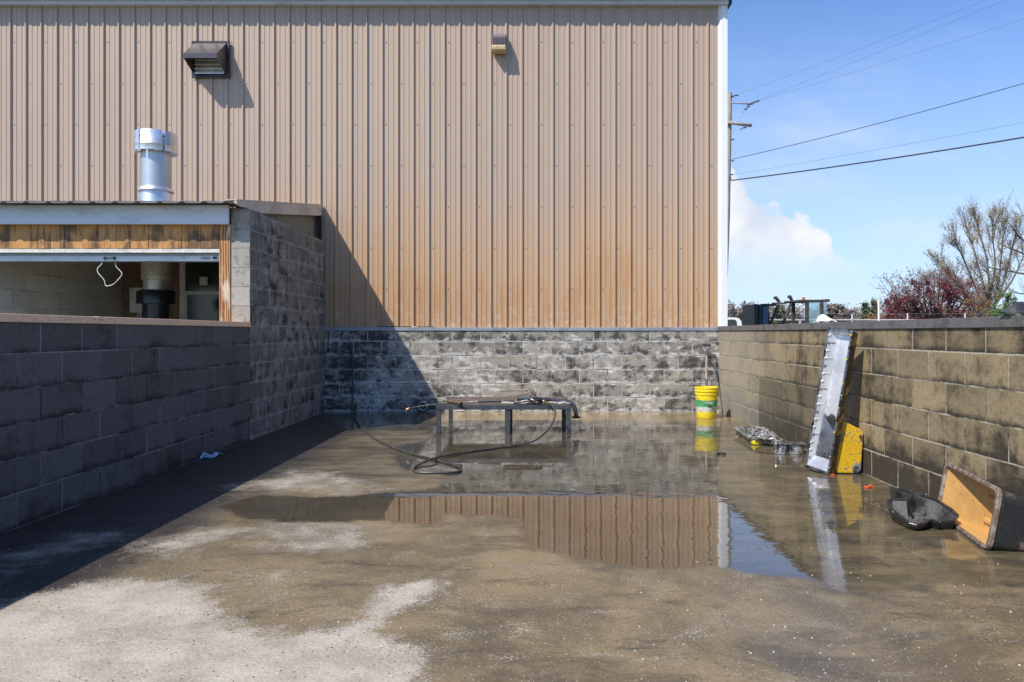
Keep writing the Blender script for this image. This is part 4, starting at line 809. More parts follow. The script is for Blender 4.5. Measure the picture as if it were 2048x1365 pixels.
# yellow plate behind it
t = thing('engine_cover', G(1695, 944), 'square chipped yellow engine cover standing behind the long pan', 'engine part')
yp = 5.80; a = lambda px, py: (P(px, py, yp).x, P(px, py, yp).z)
pl = [a(1672,938), a(1677,943), a(1716,944), a(1722,938), a(1727,862), a(1722,856), a(1692,841), a(1684,840), a(1676,846)]
zmin = min(z for _, z in pl); pl = [(x, z-zmin+0.004) for x, z in pl]
XZ = Matrix(((1,0,0,0),(0,0,1,0),(0,1,0,0),(0,0,0,1)))
b = MB(); b.prism(pl, yp, yp+0.09, M=XZ); b.build('plate', M_ypaint, t, bevel=0.008, seg=2)
b = MB(); c = a(1711,937); b.lathe((c[0], yp-0.001, c[1]-zmin+0.012), [(0.026,0),(0.026,0.008),(0.018,0.01),(0.016,0.006),(0.0,0.008)], 20, axis=Vector((0,-1,0))); b.build('plug', M_pang, t)
b = MB(); c = a(1720,869); b.lathe((c[0], yp-0.001, c[1]-zmin), [(0.012,0),(0.012,0.016),(0.0,0.018)], 6, axis=Vector((0,-1,0))); b.build('bolt', M_pang, t)

# ------------------------------------------------------------------ smaller parts by the right wall
t = thing('engine_casting', G(1515, 872), 'greasy lumpy silver engine casting lying at the foot of the right wall', 'engine part')
out = [G(1467,856,0.07), G(1480,853,0.07), G(1502,853,0.07), G(1524,853,0.075), G(1545,862,0.08), G(1566,880,0.075), G(1560,884,0.07), G(1542,881,0.07), G(1520,879,0.07), G(1500,878,0.06), G(1484,868,0.06)]
cc = sum(out, Vector())/len(out); b = MB()
n = len(out); low_ = [Vector((p_.x*0.75+cc.x*0.25, p_.y*0.75+cc.y*0.25, 0.004)) for p_ in out]; inn = [Vector((p_.x*0.86+cc.x*0.14, p_.y*0.86+cc.y*0.14, p_.z+0.012)) for p_ in out]; dip = [Vector((p_.x*0.7+cc.x*0.3, p_.y*0.7+cc.y*0.3, p_.z-0.02)) for p_ in out]
b.add(low_+out+inn+dip, [(i, (i+1)%n, n+(i+1)%n, n+i) for i in range(n)] + [(n+i, n+(i+1)%n, 2*n+(i+1)%n, 2*n+i) for i in range(n)] + [(2*n+i, 2*n+(i+1)%n, 3*n+(i+1)%n, 3*n+i) for i in range(n)] + [tuple(3*n+i for i in range(n))]); b.build('housing', M_enggrey, t)
b = MB(); rr = random.Random(11)
for i in range(30):
    b = MB(); f1 = rr.random(); p_ = out[rr.randrange(n)]; k_ = rr.uniform(0.1, 0.85); x = cc.x+(p_.x-cc.x)*k_; y = cc.y+(p_.y-cc.y)*k_
    if i % 3:
        M_ = Matrix.Translation((x, y, 0.05)) @ Matrix.Rotation(rr.choice((0.2, 1.77, -0.9)), 4, 'Z'); l_, w_, h_ = rr.uniform(0.02, 0.055), rr.uniform(0.005, 0.016), rr.uniform(0.025, 0.048)
        b.prism([(-l_, -w_), (l_*0.8, -w_), (l_, 0), (l_*0.7, w_), (-l_, w_)], 0, h_, M=M_); b.build('rib', M_enggrey, t, bevel=0.002)
    else:
        r_ = rr.uniform(0.008, 0.018); b.lathe((x, y, 0.045), [(r_, 0), (r_, rr.uniform(0.03, 0.05)), (r_*0.5, 0.05), (r_*0.45, 0.03), (0, 0.03)], 10); b.build('boss', M_enggrey, t)
b = MB()
for i in range(14):
    p_ = out[rr.randrange(n)]; p2 = out[rr.randrange(n)]; b.tube([p_.lerp(cc, 0.15)+Vector((0,0,0.01)), p2.lerp(cc, 0.2)+Vector((0,0,0.012))], 0.007, 6)
b.build('webbing', M_enggrey, t)
for px_, py_ in ((1474,866),(1480,872),(1489,875),(1497,881),(1509,883)):
    b = MB(); p_ = G(px_, py_, 0.0); b.tube([p_+Vector((0,0,0.004)), p_+Vector((0.015,0.02,0.06))], [0.012,0.018], 8); b.build('stud', M_enggrey, t)
t = thing('yellow_bracket', G(1517, 889), 'small bright yellow bracket tucked against the greasy casting', 'engine part')
a = G(1505,890); c = G(1532,891)
b = MB(); y0 = a.y; b.prism([(a.x, 0.003), (c.x, 0.003), (c.x-0.03, 0.055), (a.x+0.02, 0.058), (a.x-0.005, 0.03)], y0-0.02, y0+0.05, M=XZ); b.build('web', M_yel, t, bevel=0.006)
b = MB(); b.lathe((a.x+0.07, y0-0.021, 0.032), [(0.016,0),(0.016,0.004),(0,0.004)], 12, axis=Vector((0,-1,0))); b.build('boss', M_enggrey, t)
t = thing('small_oil_pan', G(1582, 912), 'low grey two-lobed oil pan on the floor left of the long pan', 'oil pan')
a = G(1556, 909); c = G(1612, 913); L_ = c.x-a.x+0.02; yq = a.y-0.02
lob = lambda k, r0: [(a.x+0.055+0.0+r0*math.cos(u_)*1.1 + (L_-0.11)*k, yq+0.07+r0*math.sin(u_)) for u_ in [R(20*j) for j in range(18)]]
for k_ in (0.0, 1.0):
    b = MB(); b.prism(lob(k_, 0.066), 0.003, 0.088, smooth=True); b.build('lobe', M_enggrey, t)
b = MB(); b.box((a.x+0.05, yq+0.03, 0.003), (a.x+L_-0.05, yq+0.11, 0.087)); b.build('web', M_enggrey, t)
b = MB(); b.prism([(a.x-0.03, yq), (a.x+L_+0.02, yq-0.01), (a.x+L_+0.03, yq+0.15), (a.x-0.02, yq+0.15)], 0.089, 0.103); b.lathe((a.x-0.02, yq+0.01, 0.06), [(0.014,0),(0.014,0.055),(0,0.055)], 10)
for i in range(5): b.lathe((a.x+0.02+i*0.05, yq+0.012, 0.1), [(0.008,0),(0.007,0.012),(0,0.012)], 8)
b.build('flange', M_pang, t, bevel=0.003)

# black oil pan
t = thing('plastic_oil_pan', G(1840, 1040), 'open wet black plastic oil pan lying on the floor in front of the tipped tub', 'oil pan')
zr_ = 0.12
rimp = [G(1778,974,zr_), G(1800,978,zr_), G(1842,989,zr_), G(1880,1002,0.11), G(1904,1017,0.095), G(1919,1031,0.075), G(1912,1040,0.062), G(1889,1044,0.05), G(1874,1045,0.05), G(1863,1041,0.05), G(1850,1048,0.045), G(1834,1051,0.04), G(1818,1047,0.045), G(1797,1033,0.06), G(1777,1017,0.08), G(1772,1003,0.098), G(1782,998,0.108), G(1808,999,0.115), G(1815,990,0.12), G(1790,982,0.12)]
cc = Vector((sum(p_.x for p_ in rimp)/len(rimp), sum(p_.y for p_ in rimp)/len(rimp), 0)); n = len(rimp)
def inset(pts, d, z=None, dz=0.0, zs=1.0):
    """moves a closed outline inwards by d metres"""
    out_ = []
    area = sum(pts[i].x*pts[(i+1)%len(pts)].y-pts[(i+1)%len(pts)].x*pts[i].y for i in range(len(pts)))
    s_ = 1 if area > 0 else -1
    for i, p_ in enumerate(pts):
        e1 = (p_-pts[i-1]); e2 = (pts[(i+1)%len(pts)]-p_); n1_ = Vector((-e1.y, e1.x, 0)).normalized()*s_; n2_ = Vector((-e2.y, e2.x, 0)).normalized()*s_
        nn = (n1_+n2_); nn = nn.normalized() if nn.length > 1e-4 else n1_
        q_ = p_+nn*d; q_.z = (z if z is not None else p_.z*zs+dz); out_.append(q_)
    return out_
lips = [inset(rimp, 0.004, dz=-0.016), rimp, inset(rimp, 0.003, dz=0.004), inset(rimp, 0.022, dz=0.004), inset(rimp, 0.024, dz=-0.006)]
def shells(mb, rings, cap0=False, cap1=True, mi=0):
    n_ = len(rings[0]); vs = [p_ for r_ in rings for p_ in r_]
    fs = [(j*n_+i, j*n_+(i+1)%n_, (j+1)*n_+(i+1)%n_, (j+1)*n_+i) for j in range(len(rings)-1) for i in range(n_)]
    if cap1: fs.append(tuple((len(rings)-1)*n_+i for i in range(n_)))
    if cap0: fs.append(tuple(range(n_)))
    mb.add(vs, fs, mi)
b = MB(); shells(b, lips, cap1=False); b.build('rim', M_bpl, t)
b = MB(); shells(b, [inset(rimp, 0.022, dz=-0.002), inset(rimp, 0.030, zs=0.55), inset(rimp, 0.040, z=0.012)]); b.build('inside', M_bplin, t)
b = MB(); shells(b, [inset(rimp, 0.006, dz=-0.014), inset(rimp, 0.014, zs=0.45), inset(rimp, 0.026, z=0.003)]); b.build('outside', M_bpl, t)
b = MB(); c = G(1832, 1028, 0.02); b.lathe((c.x, c.y, 0.013), [(0.05,0),(0.05,0.02),(0.044,0.022),(0.042,0.004)], 20); b.lathe((c.x+0.03, c.y+0.01, 0.013), [(0.03,0),(0.03,0.024),(0.0,0.026)], 14); b.build('pickup_ring', M_bplin, t)
b = MB(); w0 = G(1812,1002,0.12); w1 = G(1822,990,0.12); b.add([w0, w1, Vector((w1.x+0.02,w1.y,0.024)), Vector((w0.x+0.02,w0.y-0.02,0.024)), w0+Vector((0.012,0,0)), w1+Vector((0.012,0,0)), Vector((w1.x+0.032,w1.y,0.024)), Vector((w0.x+0.032,w0.y-0.02,0.024))], [(0,1,2,3),(4,7,6,5),(0,4,5,1),(0,3,7,4),(1,5,6,2)]); b.build('divider', M_bpl, t)
for px_, py_, z_ in ((1788,973,zr_),(1822,982,zr_),(1852,990,zr_),(1786,1025,0.07),(1807,1041,0.052),(1880,1045,0.05)):
    b = MB(); c = G(px_, py_, z_+0.004); b.lathe(c, [(0.007,0),(0.006,0.007),(0,0.008)], 8); b.build('bolt', M_pang, t)

# tipped tub: an open-fronted bin lying on its side against the wall
NB, FB = G(1976, 1103, 0.004), G(1869, 1024, 0.004); FB = NB+(FB-NB).normalized()*0.80
up = Vector((0.065, 0.0, 0.335)); al = (FB-NB).normalized(); lenT = 0.80; upn = up.normalized()
dep = al.cross(upn).normalized(); dep = dep if dep.x > 0 else -dep
t = thing('tipped_tub', NB, 'steel tub tipped on its side against the right wall, black outside, orange inside', 'tub')
hT = 0.325
def tub_ring(u0, u1, v0, v1, d, r_, dn=0.0):
    pts_ = []
    for cx_, cy_, a0 in ((u1-r_, v1-r_, 0), (u0+r_, v1-r_, 90), (u0+r_, v0+r_, 180), (u1-r_, v0+r_, 270)):
        for j in range(5):
            a_ = R(a0+j*22.5); uu = cx_+r_*math.cos(a_); pts_.append(NB+al*uu+upn*(cy_+r_*math.sin(a_))+dep*(d+dn*(u1-uu)/(u1-u0)))
    return pts_
b = MB(); shells(b, [tub_ring(-0.004, lenT+0.004, -0.0, hT+0.004, 0.016, 0.05), tub_ring(-0.008, lenT+0.008, 0.0, hT+0.008, 0.0, 0.054), tub_ring(-0.006, lenT+0.006, 0.002, hT+0.006, -0.008, 0.052), tub_ring(0.014, lenT-0.014, 0.016, hT-0.012, -0.008, 0.045), tub_ring(0.016, lenT-0.016, 0.018, hT-0.014, 0.012, 0.045)], cap1=False); b.build('rim', M_tubrim, t)
b = MB(); shells(b, [tub_ring(0.016, lenT-0.016, 0.018, hT-0.014, 0.011, 0.045), tub_ring(0.05, lenT-0.34, 0.035, hT-0.045, 0.10, 0.03, 0.095)])
b.build('inside', M_tubin, t)
for u_ in (0.15, 0.34):
    for v_ in (0.09, 0.22):
        pts_ = [NB+al*(u_+du)+upn*(v_+dv_)+dep*(d_+0.0916-0.2317*(u_+du)) for du, dv_, d_ in ((-0.06,-0.02,0.1145),(0.06,-0.02,0.1145),(0.06,0.02,0.1145),(-0.06,0.02,0.1145),(-0.045,-0.008,0.100),(0.045,-0.008,0.100),(0.045,0.008,0.100),(-0.045,0.008,0.100))]
        b = MB(); b.add(pts_, [(0,1,5,4),(1,2,6,5),(2,3,7,6),(3,0,4,7),(4,5,6,7)]); b.build('pressed_rib', M_tubin, t)
b = MB(); shells(b, [tub_ring(0.002, lenT-0.002, 0.003, hT-0.003, 0.014, 0.05), tub_ring(0.03, lenT-0.32, 0.02, hT-0.03, 0.115, 0.04, 0.097)], cap1=True); b.build('outside', M_tubout, t)

# ------------------------------------------------------------------ litter
def crumple(name, mt, pts_fn, nu, nv, amp, seed, loc, solid=0.004):
    b_ = MB(); vs = []
    for j in range(nv+1):
        for i in range(nu+1):
            p_ = pts_fn(i/nu, j/nv); q_ = mnoise.noise_vector(Vector((p_.x*9+seed, p_.y*9, 1.3*seed)))*amp
            vs.append(p_+Vector((q_.x, q_.y, abs(q_.z)*1.6)))
    b_.add(vs, [(j*(nu+1)+i, j*(nu+1)+i+1, (j+1)*(nu+1)+i+1, (j+1)*(nu+1)+i) for j in range(nv) for i in range(nu)], 0, True)
    o_ = b_.build(name, mt, loc=loc, recalc=False); md_ = o_.modifiers.new('thick', 'SOLIDIFY'); md_.thickness = solid; return o_
c = G(412, 915)
def ragf(u_, v_):
    r_ = 0.5*math.sin(math.pi*min(max(v_, 0.02), 0.98))**0.5
    return Vector((c.x-0.125+0.25*u_+0.02*math.sin(7*v_), c.y-0.05+0.12*(v_-0.5)*(0.6+0.5*abs(math.sin(u_*5)))+0.03*u_, 0.008+0.028*math.sin(math.pi*v_)*(0.5+0.5*math.sin(u_*9)**2)))
tag(crumple('rag', M_rag, ragf, 26, 12, 0.03, 2.0, c), 'crumpled blue and white striped rag at the foot of the shaded left wall', 'rag')
cw = Vector((XR+0.06, 0, 0)); cw.y = cw.x*F/(1643-VX); cw.z = 1.233
def wragf(u_, v_):
    k_ = math.sin(math.pi*u_)**0.8*math.sin(math.pi*min(1, v_*1.05))**0.7
    return Vector((cw.x-0.04+0.16*v_, cw.y-0.11+0.20*(1-u_), 1.236+0.10*k_*(0.7+0.4*math.sin(u_*6+1))))
tag(crumple('cloth', M_wrag, wragf, 22, 12, 0.03, 5.0, cw), 'crumpled white cloth lying on the cap of the right wall', 'cloth')
cb = Vector((XR+0.1, (XR+0.1)*F/(2085-VX), 1.233))
def bagf(u_, v_):
    k_ = math.sin(math.pi*u_)**0.6*math.sin(math.pi*v_)**0.6
    return Vector((cb.x-0.13+0.26*v_, cb.y-0.2+0.36*(1-u_), 1.235+0.075*k_*(0.75+0.35*math.sin(u_*11))))
tag(crumple('plastic_sheet', M_bag, bagf, 24, 12, 0.035, 8.0, cb), 'black plastic sheet heaped on the right wall cap at the picture edge', 'plastic sheet')
for px_, py_, ang, sc, lb in ((1738, 976, 35, 1.0, 'orange plastic clip lying on the wet floor between the yellow cover and black pan'), (1664, 951, 10, 0.55, 'tiny orange scrap at the foot of the long leaning pan'), (1903, 1050, 80, 0.7, 'small red-orange clip wedged under the rim of the tipped tub')):
    c = G(px_, py_); M_ = Matrix.Translation(c) @ Matrix.Rotation(R(ang), 4, 'Z') @ Matrix.Scale(sc*0.72, 4); b = MB()
    b.prism([(-0.045,-0.012),(0.02,-0.014),(0.05,-0.03),(0.055,-0.01),(0.03,0.01),(-0.02,0.012),(-0.03,0.03),(-0.05,0.028),(-0.038,0.008)], 0.002, 0.016, M=M_)
    b.prism([(0.0,-0.01),(0.03,-0.02),(0.035,0.0),(0.005,0.008)], 0.016, 0.03, M=M_)
    tag(b.build('plastic_clip', M_orange, loc=c, bevel=0.002), lb, 'plastic clip')
c = G(1443, 910); b = MB(); b.tube(spline([c+Vector(p_) for p_ in ((-0.04,-0.01,0.008),(-0.02,0.012,0.01),(0.01,0.004,0.012),(0.04,0.0,0.008))], 4), 0.009, 8)
tag(b.build('rubber_scrap', M_black, loc=c), 'small curled black rubber scrap on the wet floor before the yellow bucket', 'rubber scrap')

# pebbles scattered on the dry concrete
rr = random.Random(21); b = MB()
for i in range(420):
    px_ = rr.uniform(0, 2048); py_ = rr.uniform(1120, 1365) if rr.random() < 0.8 else rr.uniform(1060, 1365); c = G(px_, py_)
    if not (XL+0.05 < c.x < XR-0.05): continue
    r_ = rr.uniform(0.0018, 0.005); mi = rr.choice((0, 0, 1, 2))
    vs = [c+Vector((r_*math.cos(k*1.05+i)*rr.uniform(0.7,1.2), r_*math.sin(k*1.05+i)*rr.uniform(0.7,1.2), 0)) for k in range(6)]
    b.add(vs+[c+Vector((0,0,r_*0.9))], [(k, (k+1) % 6, 6) for k in range(6)], mi, True)
o = b.build('grit', [grimy('pale_pebble', (0.5,0.47,0.42), (0.4,0.37,0.32), 0.8), grimy('dark_pebble', (0.07,0.06,0.05), (0.1,0.09,0.08), 0.7), grimy('tan_pebble', (0.3,0.22,0.14), (0.22,0.16,0.1), 0.8)], recalc=False)
tag(o, 'loose grit scattered over the concrete', 'grit', kind='stuff')

# ------------------------------------------------------------------ beyond the wall
# utility pole
PY = 30.0
t = thing('utility_pole', ((1458-VX)*PY/F, PY, 0), 'silvery wooden utility pole with cross-arms beside the building corner', 'utility pole')
px0 = (1458-VX)*PY/F; ztop = EYE+(VY-187)*PY/F
b = MB(); b.tube([(px0-0.36, PY, 0), (px0-0.10, PY, 6), (px0+0.03, PY, ztop)], [0.17, 0.14, 0.10], 14); b.build('pole', M_pole, t)
Q = lambda px, py, dy=0: P(px, py, PY+dy)
def arm(pts_, r_, nm, mt): b_ = MB(); b_.tube(pts_, r_, 8); return b_.build(nm, mt, t)
arm([Q(1460,206,-0.2), Q(1503,208.5,-0.2)], 0.03, 'crossarm', M_pole); arm([Q(1454,245,-0.2), Q(1503,251.5,-0.2)], 0.07, 'crossarm', M_pole)
for pts_ in (([(1462,194),(1470,191.5),(1477,190)]), ([(1496,209),(1505,206),(1512,203.5),(1519,201)]), ([(1500,209),(1494,214),(1489,219),(1486,226)]), ([(1495,252),(1487,256),(1480,260)]), ([(1462,280),(1468,278.5)]), ([(1462,322),(1465,321)]), ([(1461,350),(1462,361),(1465,361)])):
    b = MB(); ps_ = [Q(x, y, -0.3) for x, y in pts_]; b.tube(ps_, 0.018, 6)
    for p_ in ps_[:-1]:
        for k_ in (0.3, 0.8): q_ = p_+Vector((0.09*k_,0,0)); b.lathe(q_-Vector((0,0,0.02)), [(0.0,0),(0.055,0.01),(0.055,0.035),(0.0,0.05)], 8)
    b.build('insulator', M_poldark, t)
# wires
def wire(a_, c_, r_, sag, lb, ext=1.35):
    pts_ = []
    for i in range(33):
        f_ = i/32*ext; p_ = a_.lerp(c_, f_) - Vector((0, 0, sag*4*(f_/ext)*(1-f_/ext))); pts_.append(p_)
    b_ = MB(); b_.tube(pts_, r_, 5); tag(b_.build('overhead_wire', M_cable, loc=a_), lb, 'overhead wire', 'wires running right from the utility pole')
for (a_, c_, r_, sg, lb) in (((1465,361),(2048,270),0.026,0.10,'thickest and lowest black wire leaving the utility pole'), ((1466,350),(2048,243),0.0042,0.05,'faint thin wire just above the thickest wire'),
        ((1464,319),(2048,160),0.013,0.14,'medium grey wire attached partway up the pole below the cross-arms'), ((1520,201),(2048,36),0.0032,0.05,'faint wire from the end of the top cross-arm'),
        ((1500,207),(2006,0),0.0032,0.05,'faint wire second from the top of the sky'), ((1474,190),(1966,0),0.0032,0.05,'faint topmost wire running up out of the picture')):
    wire(P(*a_, PY-0.3), P(*c_, 22.0), r_, sg, lb)

# forklift
FY = 18.0; Z = lambda px, py, dy=0.0: P(px, py, FY+dy)
x = lambda px: (px-VX)*FY/F
zf = lambda py: EYE+(VY-py)*FY/F
t = thing('forklift', (x(1570), FY, 0), 'dark forklift with a glazed cab and amber beacon parked behind the right wall', 'forklift')
def fb(nm, mt, boxes, bev=0.01):
    b_ = MB()
    for a_, c_ in boxes: b_.box(a_, c_)
    return b_.build(nm, mt, t, bevel=bev)
fb('mast', M_navy, [((x(1497), FY-0.5, 0.1), (x(1504), FY+0.5, zf(610))), ((x(1505), FY-0.5, 0.1), (x(1512), FY+0.5, zf(611.5))), ((x(1512.5), FY-0.52, zf(609.5)), (x(1526), FY+0.5, zf(613)))])
fb('cylinder_panel', M_blue, [((x(1513), FY-0.48, 0.3), (x(1524.5), FY+0.3, zf(613.5)))])
fb('top_carriage', M_navy, [((x(1526), FY-0.4, zf(613)), (x(1543), FY+0.4, zf(609.5)))])
b = MB()
for k_ in (0, 2.5, 5): b.tube(spline([Z(1524+k_, 613, -0.45), Z(1530+k_, 617, -0.45), Z(1532.5+k_, 630, -0.45), Z(1534+k_, 665, -0.45)], 5), 0.018, 6)
b.build('mast_hoses', M_black, t)
for (p0, p1, p2, p3) in (((1534,668), (1541,648), (1559,605), (1552,596)), ((1560,668), (1567,645), (1584,602), (1580,594))):
    b = MB(); b.tube([Z(*p0,-0.45), Z(*p1,-0.45), Z(*p2,-0.45)], 0.036, 8); b.tube([Z(*p2,-0.45), Z(*p3,-0.45)], 0.04, 8); b.lathe(Z(*p3,-0.5), [(0,0),(0.04,0),(0.04,0.08),(0,0.08)], 12, axis=Vector((0,1,0))); b.build('guard_post', M_guard, t)
fb('guard_roof', M_guard, [((x(1585), FY-0.5, zf(605.5)), (x(1641), FY+0.5, zf(601.5))), ((x(1556), FY-0.5, zf(607)), (x(1585), FY-0.42, zf(604))), ((x(1556), FY+0.42, zf(607)), (x(1585), FY+0.5, zf(604))), ((x(1634), FY-0.52, zf(606)), (x(1643), FY-0.4, zf(600.5)))])
for a_ in (1597, 1625.5): fb('cab_post', M_guard, [((x(a_), FY-0.5, 0.6), (x(a_+6), FY-0.42, zf(605.7)))]); fb('cab_post', M_guard, [((x(a_), FY+0.42, 0.6), (x(a_+6), FY+0.5, zf(605.7)))])
fb('cab_glass', M_glass, [((x(1603.2), FY-0.47, 0.8), (x(1625.3), FY-0.46, zf(606))), ((x(1631.7), FY-0.47, 0.8), (x(1639), FY-0.46, zf(606)))], 0)
b = MB(); c = Z(1607, 601.3); b.lathe(c, [(0.03,0),(0.035,0.01),(0.035,0.07),(0.02,0.085),(0,0.085)], 14); b.build('beacon', M_beacon, t)
b = MB(); b.prism([(x(1528), 0.25), (x(1650), 0.25), (x(1652), 0.85), (x(1640), 1.0), (x(1590), 0.95), (x(1580), 0.6), (x(1530), 0.55)], FY-0.5, FY+0.5, M=XZ); b.build('body', M_blue, t, bevel=0.02)
b = MB(); b.box((x(1590), FY-0.25, 0.95), (x(1614), FY+0.25, 1.12)); b.box((x(1610), FY-0.25, 1.12), (x(1616), FY+0.25, 1.45)); b.build('seat', M_black, t, bevel=0.03)
for wx, wr in ((1535, 0.3), (1630, 0.27)):
    for s_ in (-1, 1):
        b = MB(); b.lathe((x(wx), FY+s_*0.52-0.1, wr), [(0,0),(wr*0.5,0.0),(wr*0.95,0.0),(wr,0.03),(wr,0.17),(wr*0.95,0.2),(0,0.2)], 22, axis=Vector((0,1,0))); b.build('wheel', M_tyre, t)
b = MB()
for s_ in (-0.25, 0.25): b.box((x(1497)-1.0, FY+s_-0.06, 0.06), (x(1497)-0.002, FY+s_+0.06, 0.10))
b.build('forks', M_guard, t)

# white pickup seen from behind
TY = 24.0
t = thing('pickup_truck', (6.0, TY, 0), 'white pickup truck parked beyond the wall, only its cab corner showing by the building', 'truck')
xr_ = (1491-VX)*TY/F; xw = xr_-1.9; zt_ = EYE+(VY-635.5)*TY/F
b = MB(); b.prism([(xw, 0.5), (xr_, 0.5), (xr_, 0.95), (xr_-0.06, 1.15), (xr_-0.13, zt_-0.12), (xr_-0.22, zt_-0.02), (xr_-0.35, zt_), (xw+0.35, zt_), (xw+0.22, zt_-0.02), (xw+0.06, 1.15), (xw, 0.95)], TY, TY+1.7, M=XZ); b.build('cab', M_truckw, t, bevel=0.03, seg=2)
b = MB(); b.prism([(xw+0.22, 1.08), (xr_-0.25, 1.08), (xr_-0.3, zt_-0.12), (xr_-0.36, zt_-0.07), (xw+0.3, zt_-0.07)], TY-0.012, TY+0.01, M=XZ); b.build('rear_window', M_glassd, t)
b = MB(); b.box((xw, TY-2.0, 0.45), (xr_, TY-0.03, 1.0)); b.build('bed', M_truckw, t, bevel=0.04)
b = MB(); b.box((xw, TY+1.72, 0.45), (xr_, TY+3.0, 1.02)); b.build('bonnet', M_truckw, t, bevel=0.08, seg=2)
for yy_ in (TY-1.1, TY+2.3):
    for xx_ in (xw-0.01, xr_-0.22):
        b = MB(); b.lathe((xx_, yy_, 0.36), [(0,0),(0.34,0),(0.36,0.04),(0.36,0.19),(0.34,0.23),(0,0.23)], 22, axis=Vector((1,0,0))); b.build('wheel', M_tyre, t)

# fence with a pale top rail
GY = 26.0; gz = EYE+(VY-640.5)*GY/F
t = thing('chain_fence', (12, GY, 0), 'chain-link fence with a pale top rail and thin posts running behind the right wall', 'fence')
gx_ = lambda px: (px-VX)*GY/F
b = MB(); b.tube([(gx_(1490), GY, gz), (gx_(1760), GY, gz), (gx_(2300), GY, gz-0.02)], 0.03, 8); b.build('top_rail', M_fencew, t)
for px_, tp in ((1496, 640), (1600, 640), (1704, 628.5), (1815, 627.5), (1930, 626), (2050, 626), (2170, 626)):
    b = MB(); b.tube([(gx_(px_), GY, 0), (gx_(px_), GY, EYE+(VY-tp)*GY/F)], 0.025, 8); b.build('post', M_fencew, t)
M_wire = grimy('fence_wire', (0.4,0.4,0.39), (0.3,0.3,0.3), 0.5, 0.3, 6); b = MB(); xa_, xb_ = gx_(1492), gx_(2290); s_ = 0.16; n_ = int((xb_-xa_)/s_)
for i in range(n_):
    for d_ in (-1, 1):
        x0_ = xa_+i*s_; pts_ = [(x0_, GY+0.03, 0.05), (x0_+d_*1.4, GY+0.03, gz-0.02)]; b.tube(pts_, 0.0025, 3, caps=False)
b.tube([(xa_, GY, EYE+(VY-628)*GY/F), (xb_, GY, EYE+(VY-628)*GY/F)], 0.004, 4); b.build('mesh', M_wire, t)
t = thing('white_post', ((1757.5-VX)*24/F, 24, 0), 'tall plain white post standing left of the plum-red shrub', 'post')
b = MB(); xx_ = (1757.5-VX)*24/F; zt_ = EYE+(VY-600)*24/F; b.tube([(xx_, 24, 0), (xx_, 24, zt_)], 0.033, 10); b.build('shaft', M_white, t)
b = MB(); b.lathe((xx_, 24, zt_), [(0.036,0.0),(0.036,0.015),(0.0,0.02)], 10); b.build('post_cap', M_white, t)

# ---- trees
def leafcloud(mb, centres, n, size, rr, mi=0, asp=1.0, flat=None):
    for _ in range(n):
        c_, r_ = centres[rr.randrange(len(centres))]
        d_ = Vector((rr.gauss(0,1), rr.gauss(0,1), rr.gauss(0,1))); p_ = Vector(c_)+d_*(r_*0.5)
        a_ = Vector((rr.gauss(0,1), rr.gauss(0,1), rr.gauss(0,1))).normalized(); e_ = a_.orthogonal().normalized(); s_ = size*rr.uniform(0.6, 1.4)
        mb.add([p_-a_*s_*asp, p_+e_*s_*0.5, p_+a_*s_*asp, p_-e_*s_*0.5], [(0,1,2,3)], mi)
def grow(mb, tips, p, d, L0, r0, depth, rr, spread=0.5, upb=0.15, nseg=3, kids=3, minr=0.006):
    pts_ = [p]; rs = [r0]; dd = d.normalized()
    for i in range(nseg):
        dd = (dd+Vector((rr.gauss(0,1), rr.gauss(0,1), rr.gauss(0,1)))*0.10+Vector((0,0,upb*0.3))).normalized(); pts_.append(pts_[-1]+dd*L0/nseg); rs.append(max(r0*(1-0.45*(i+1)/nseg), minr))
    mb.tube(pts_, rs, 5 if depth > 1 else 3, caps=False)
    if depth <= 0: tips.append(pts_[-1]); tips.append(pts_[-2]); return
    for k_ in range(kids):
        f_ = rr.uniform(0.35, 1.0) if k_ else 1.0; j = min(int(f_*nseg), nseg-1); q_ = pts_[j].lerp(pts_[j+1], f_*nseg-j if f_ < 1 else 1.0)
        nd = (dd+Vector((rr.gauss(0,1), rr.gauss(0,1)*0.9, rr.gauss(0,0.7)))*spread+Vector((0,0,upb))).normalized()
        grow(mb, tips, q_, nd, L0*rr.uniform(0.6, 0.82), max(rs[j]*0.62, minr), depth-1, rr, spread, upb, nseg, kids, minr)
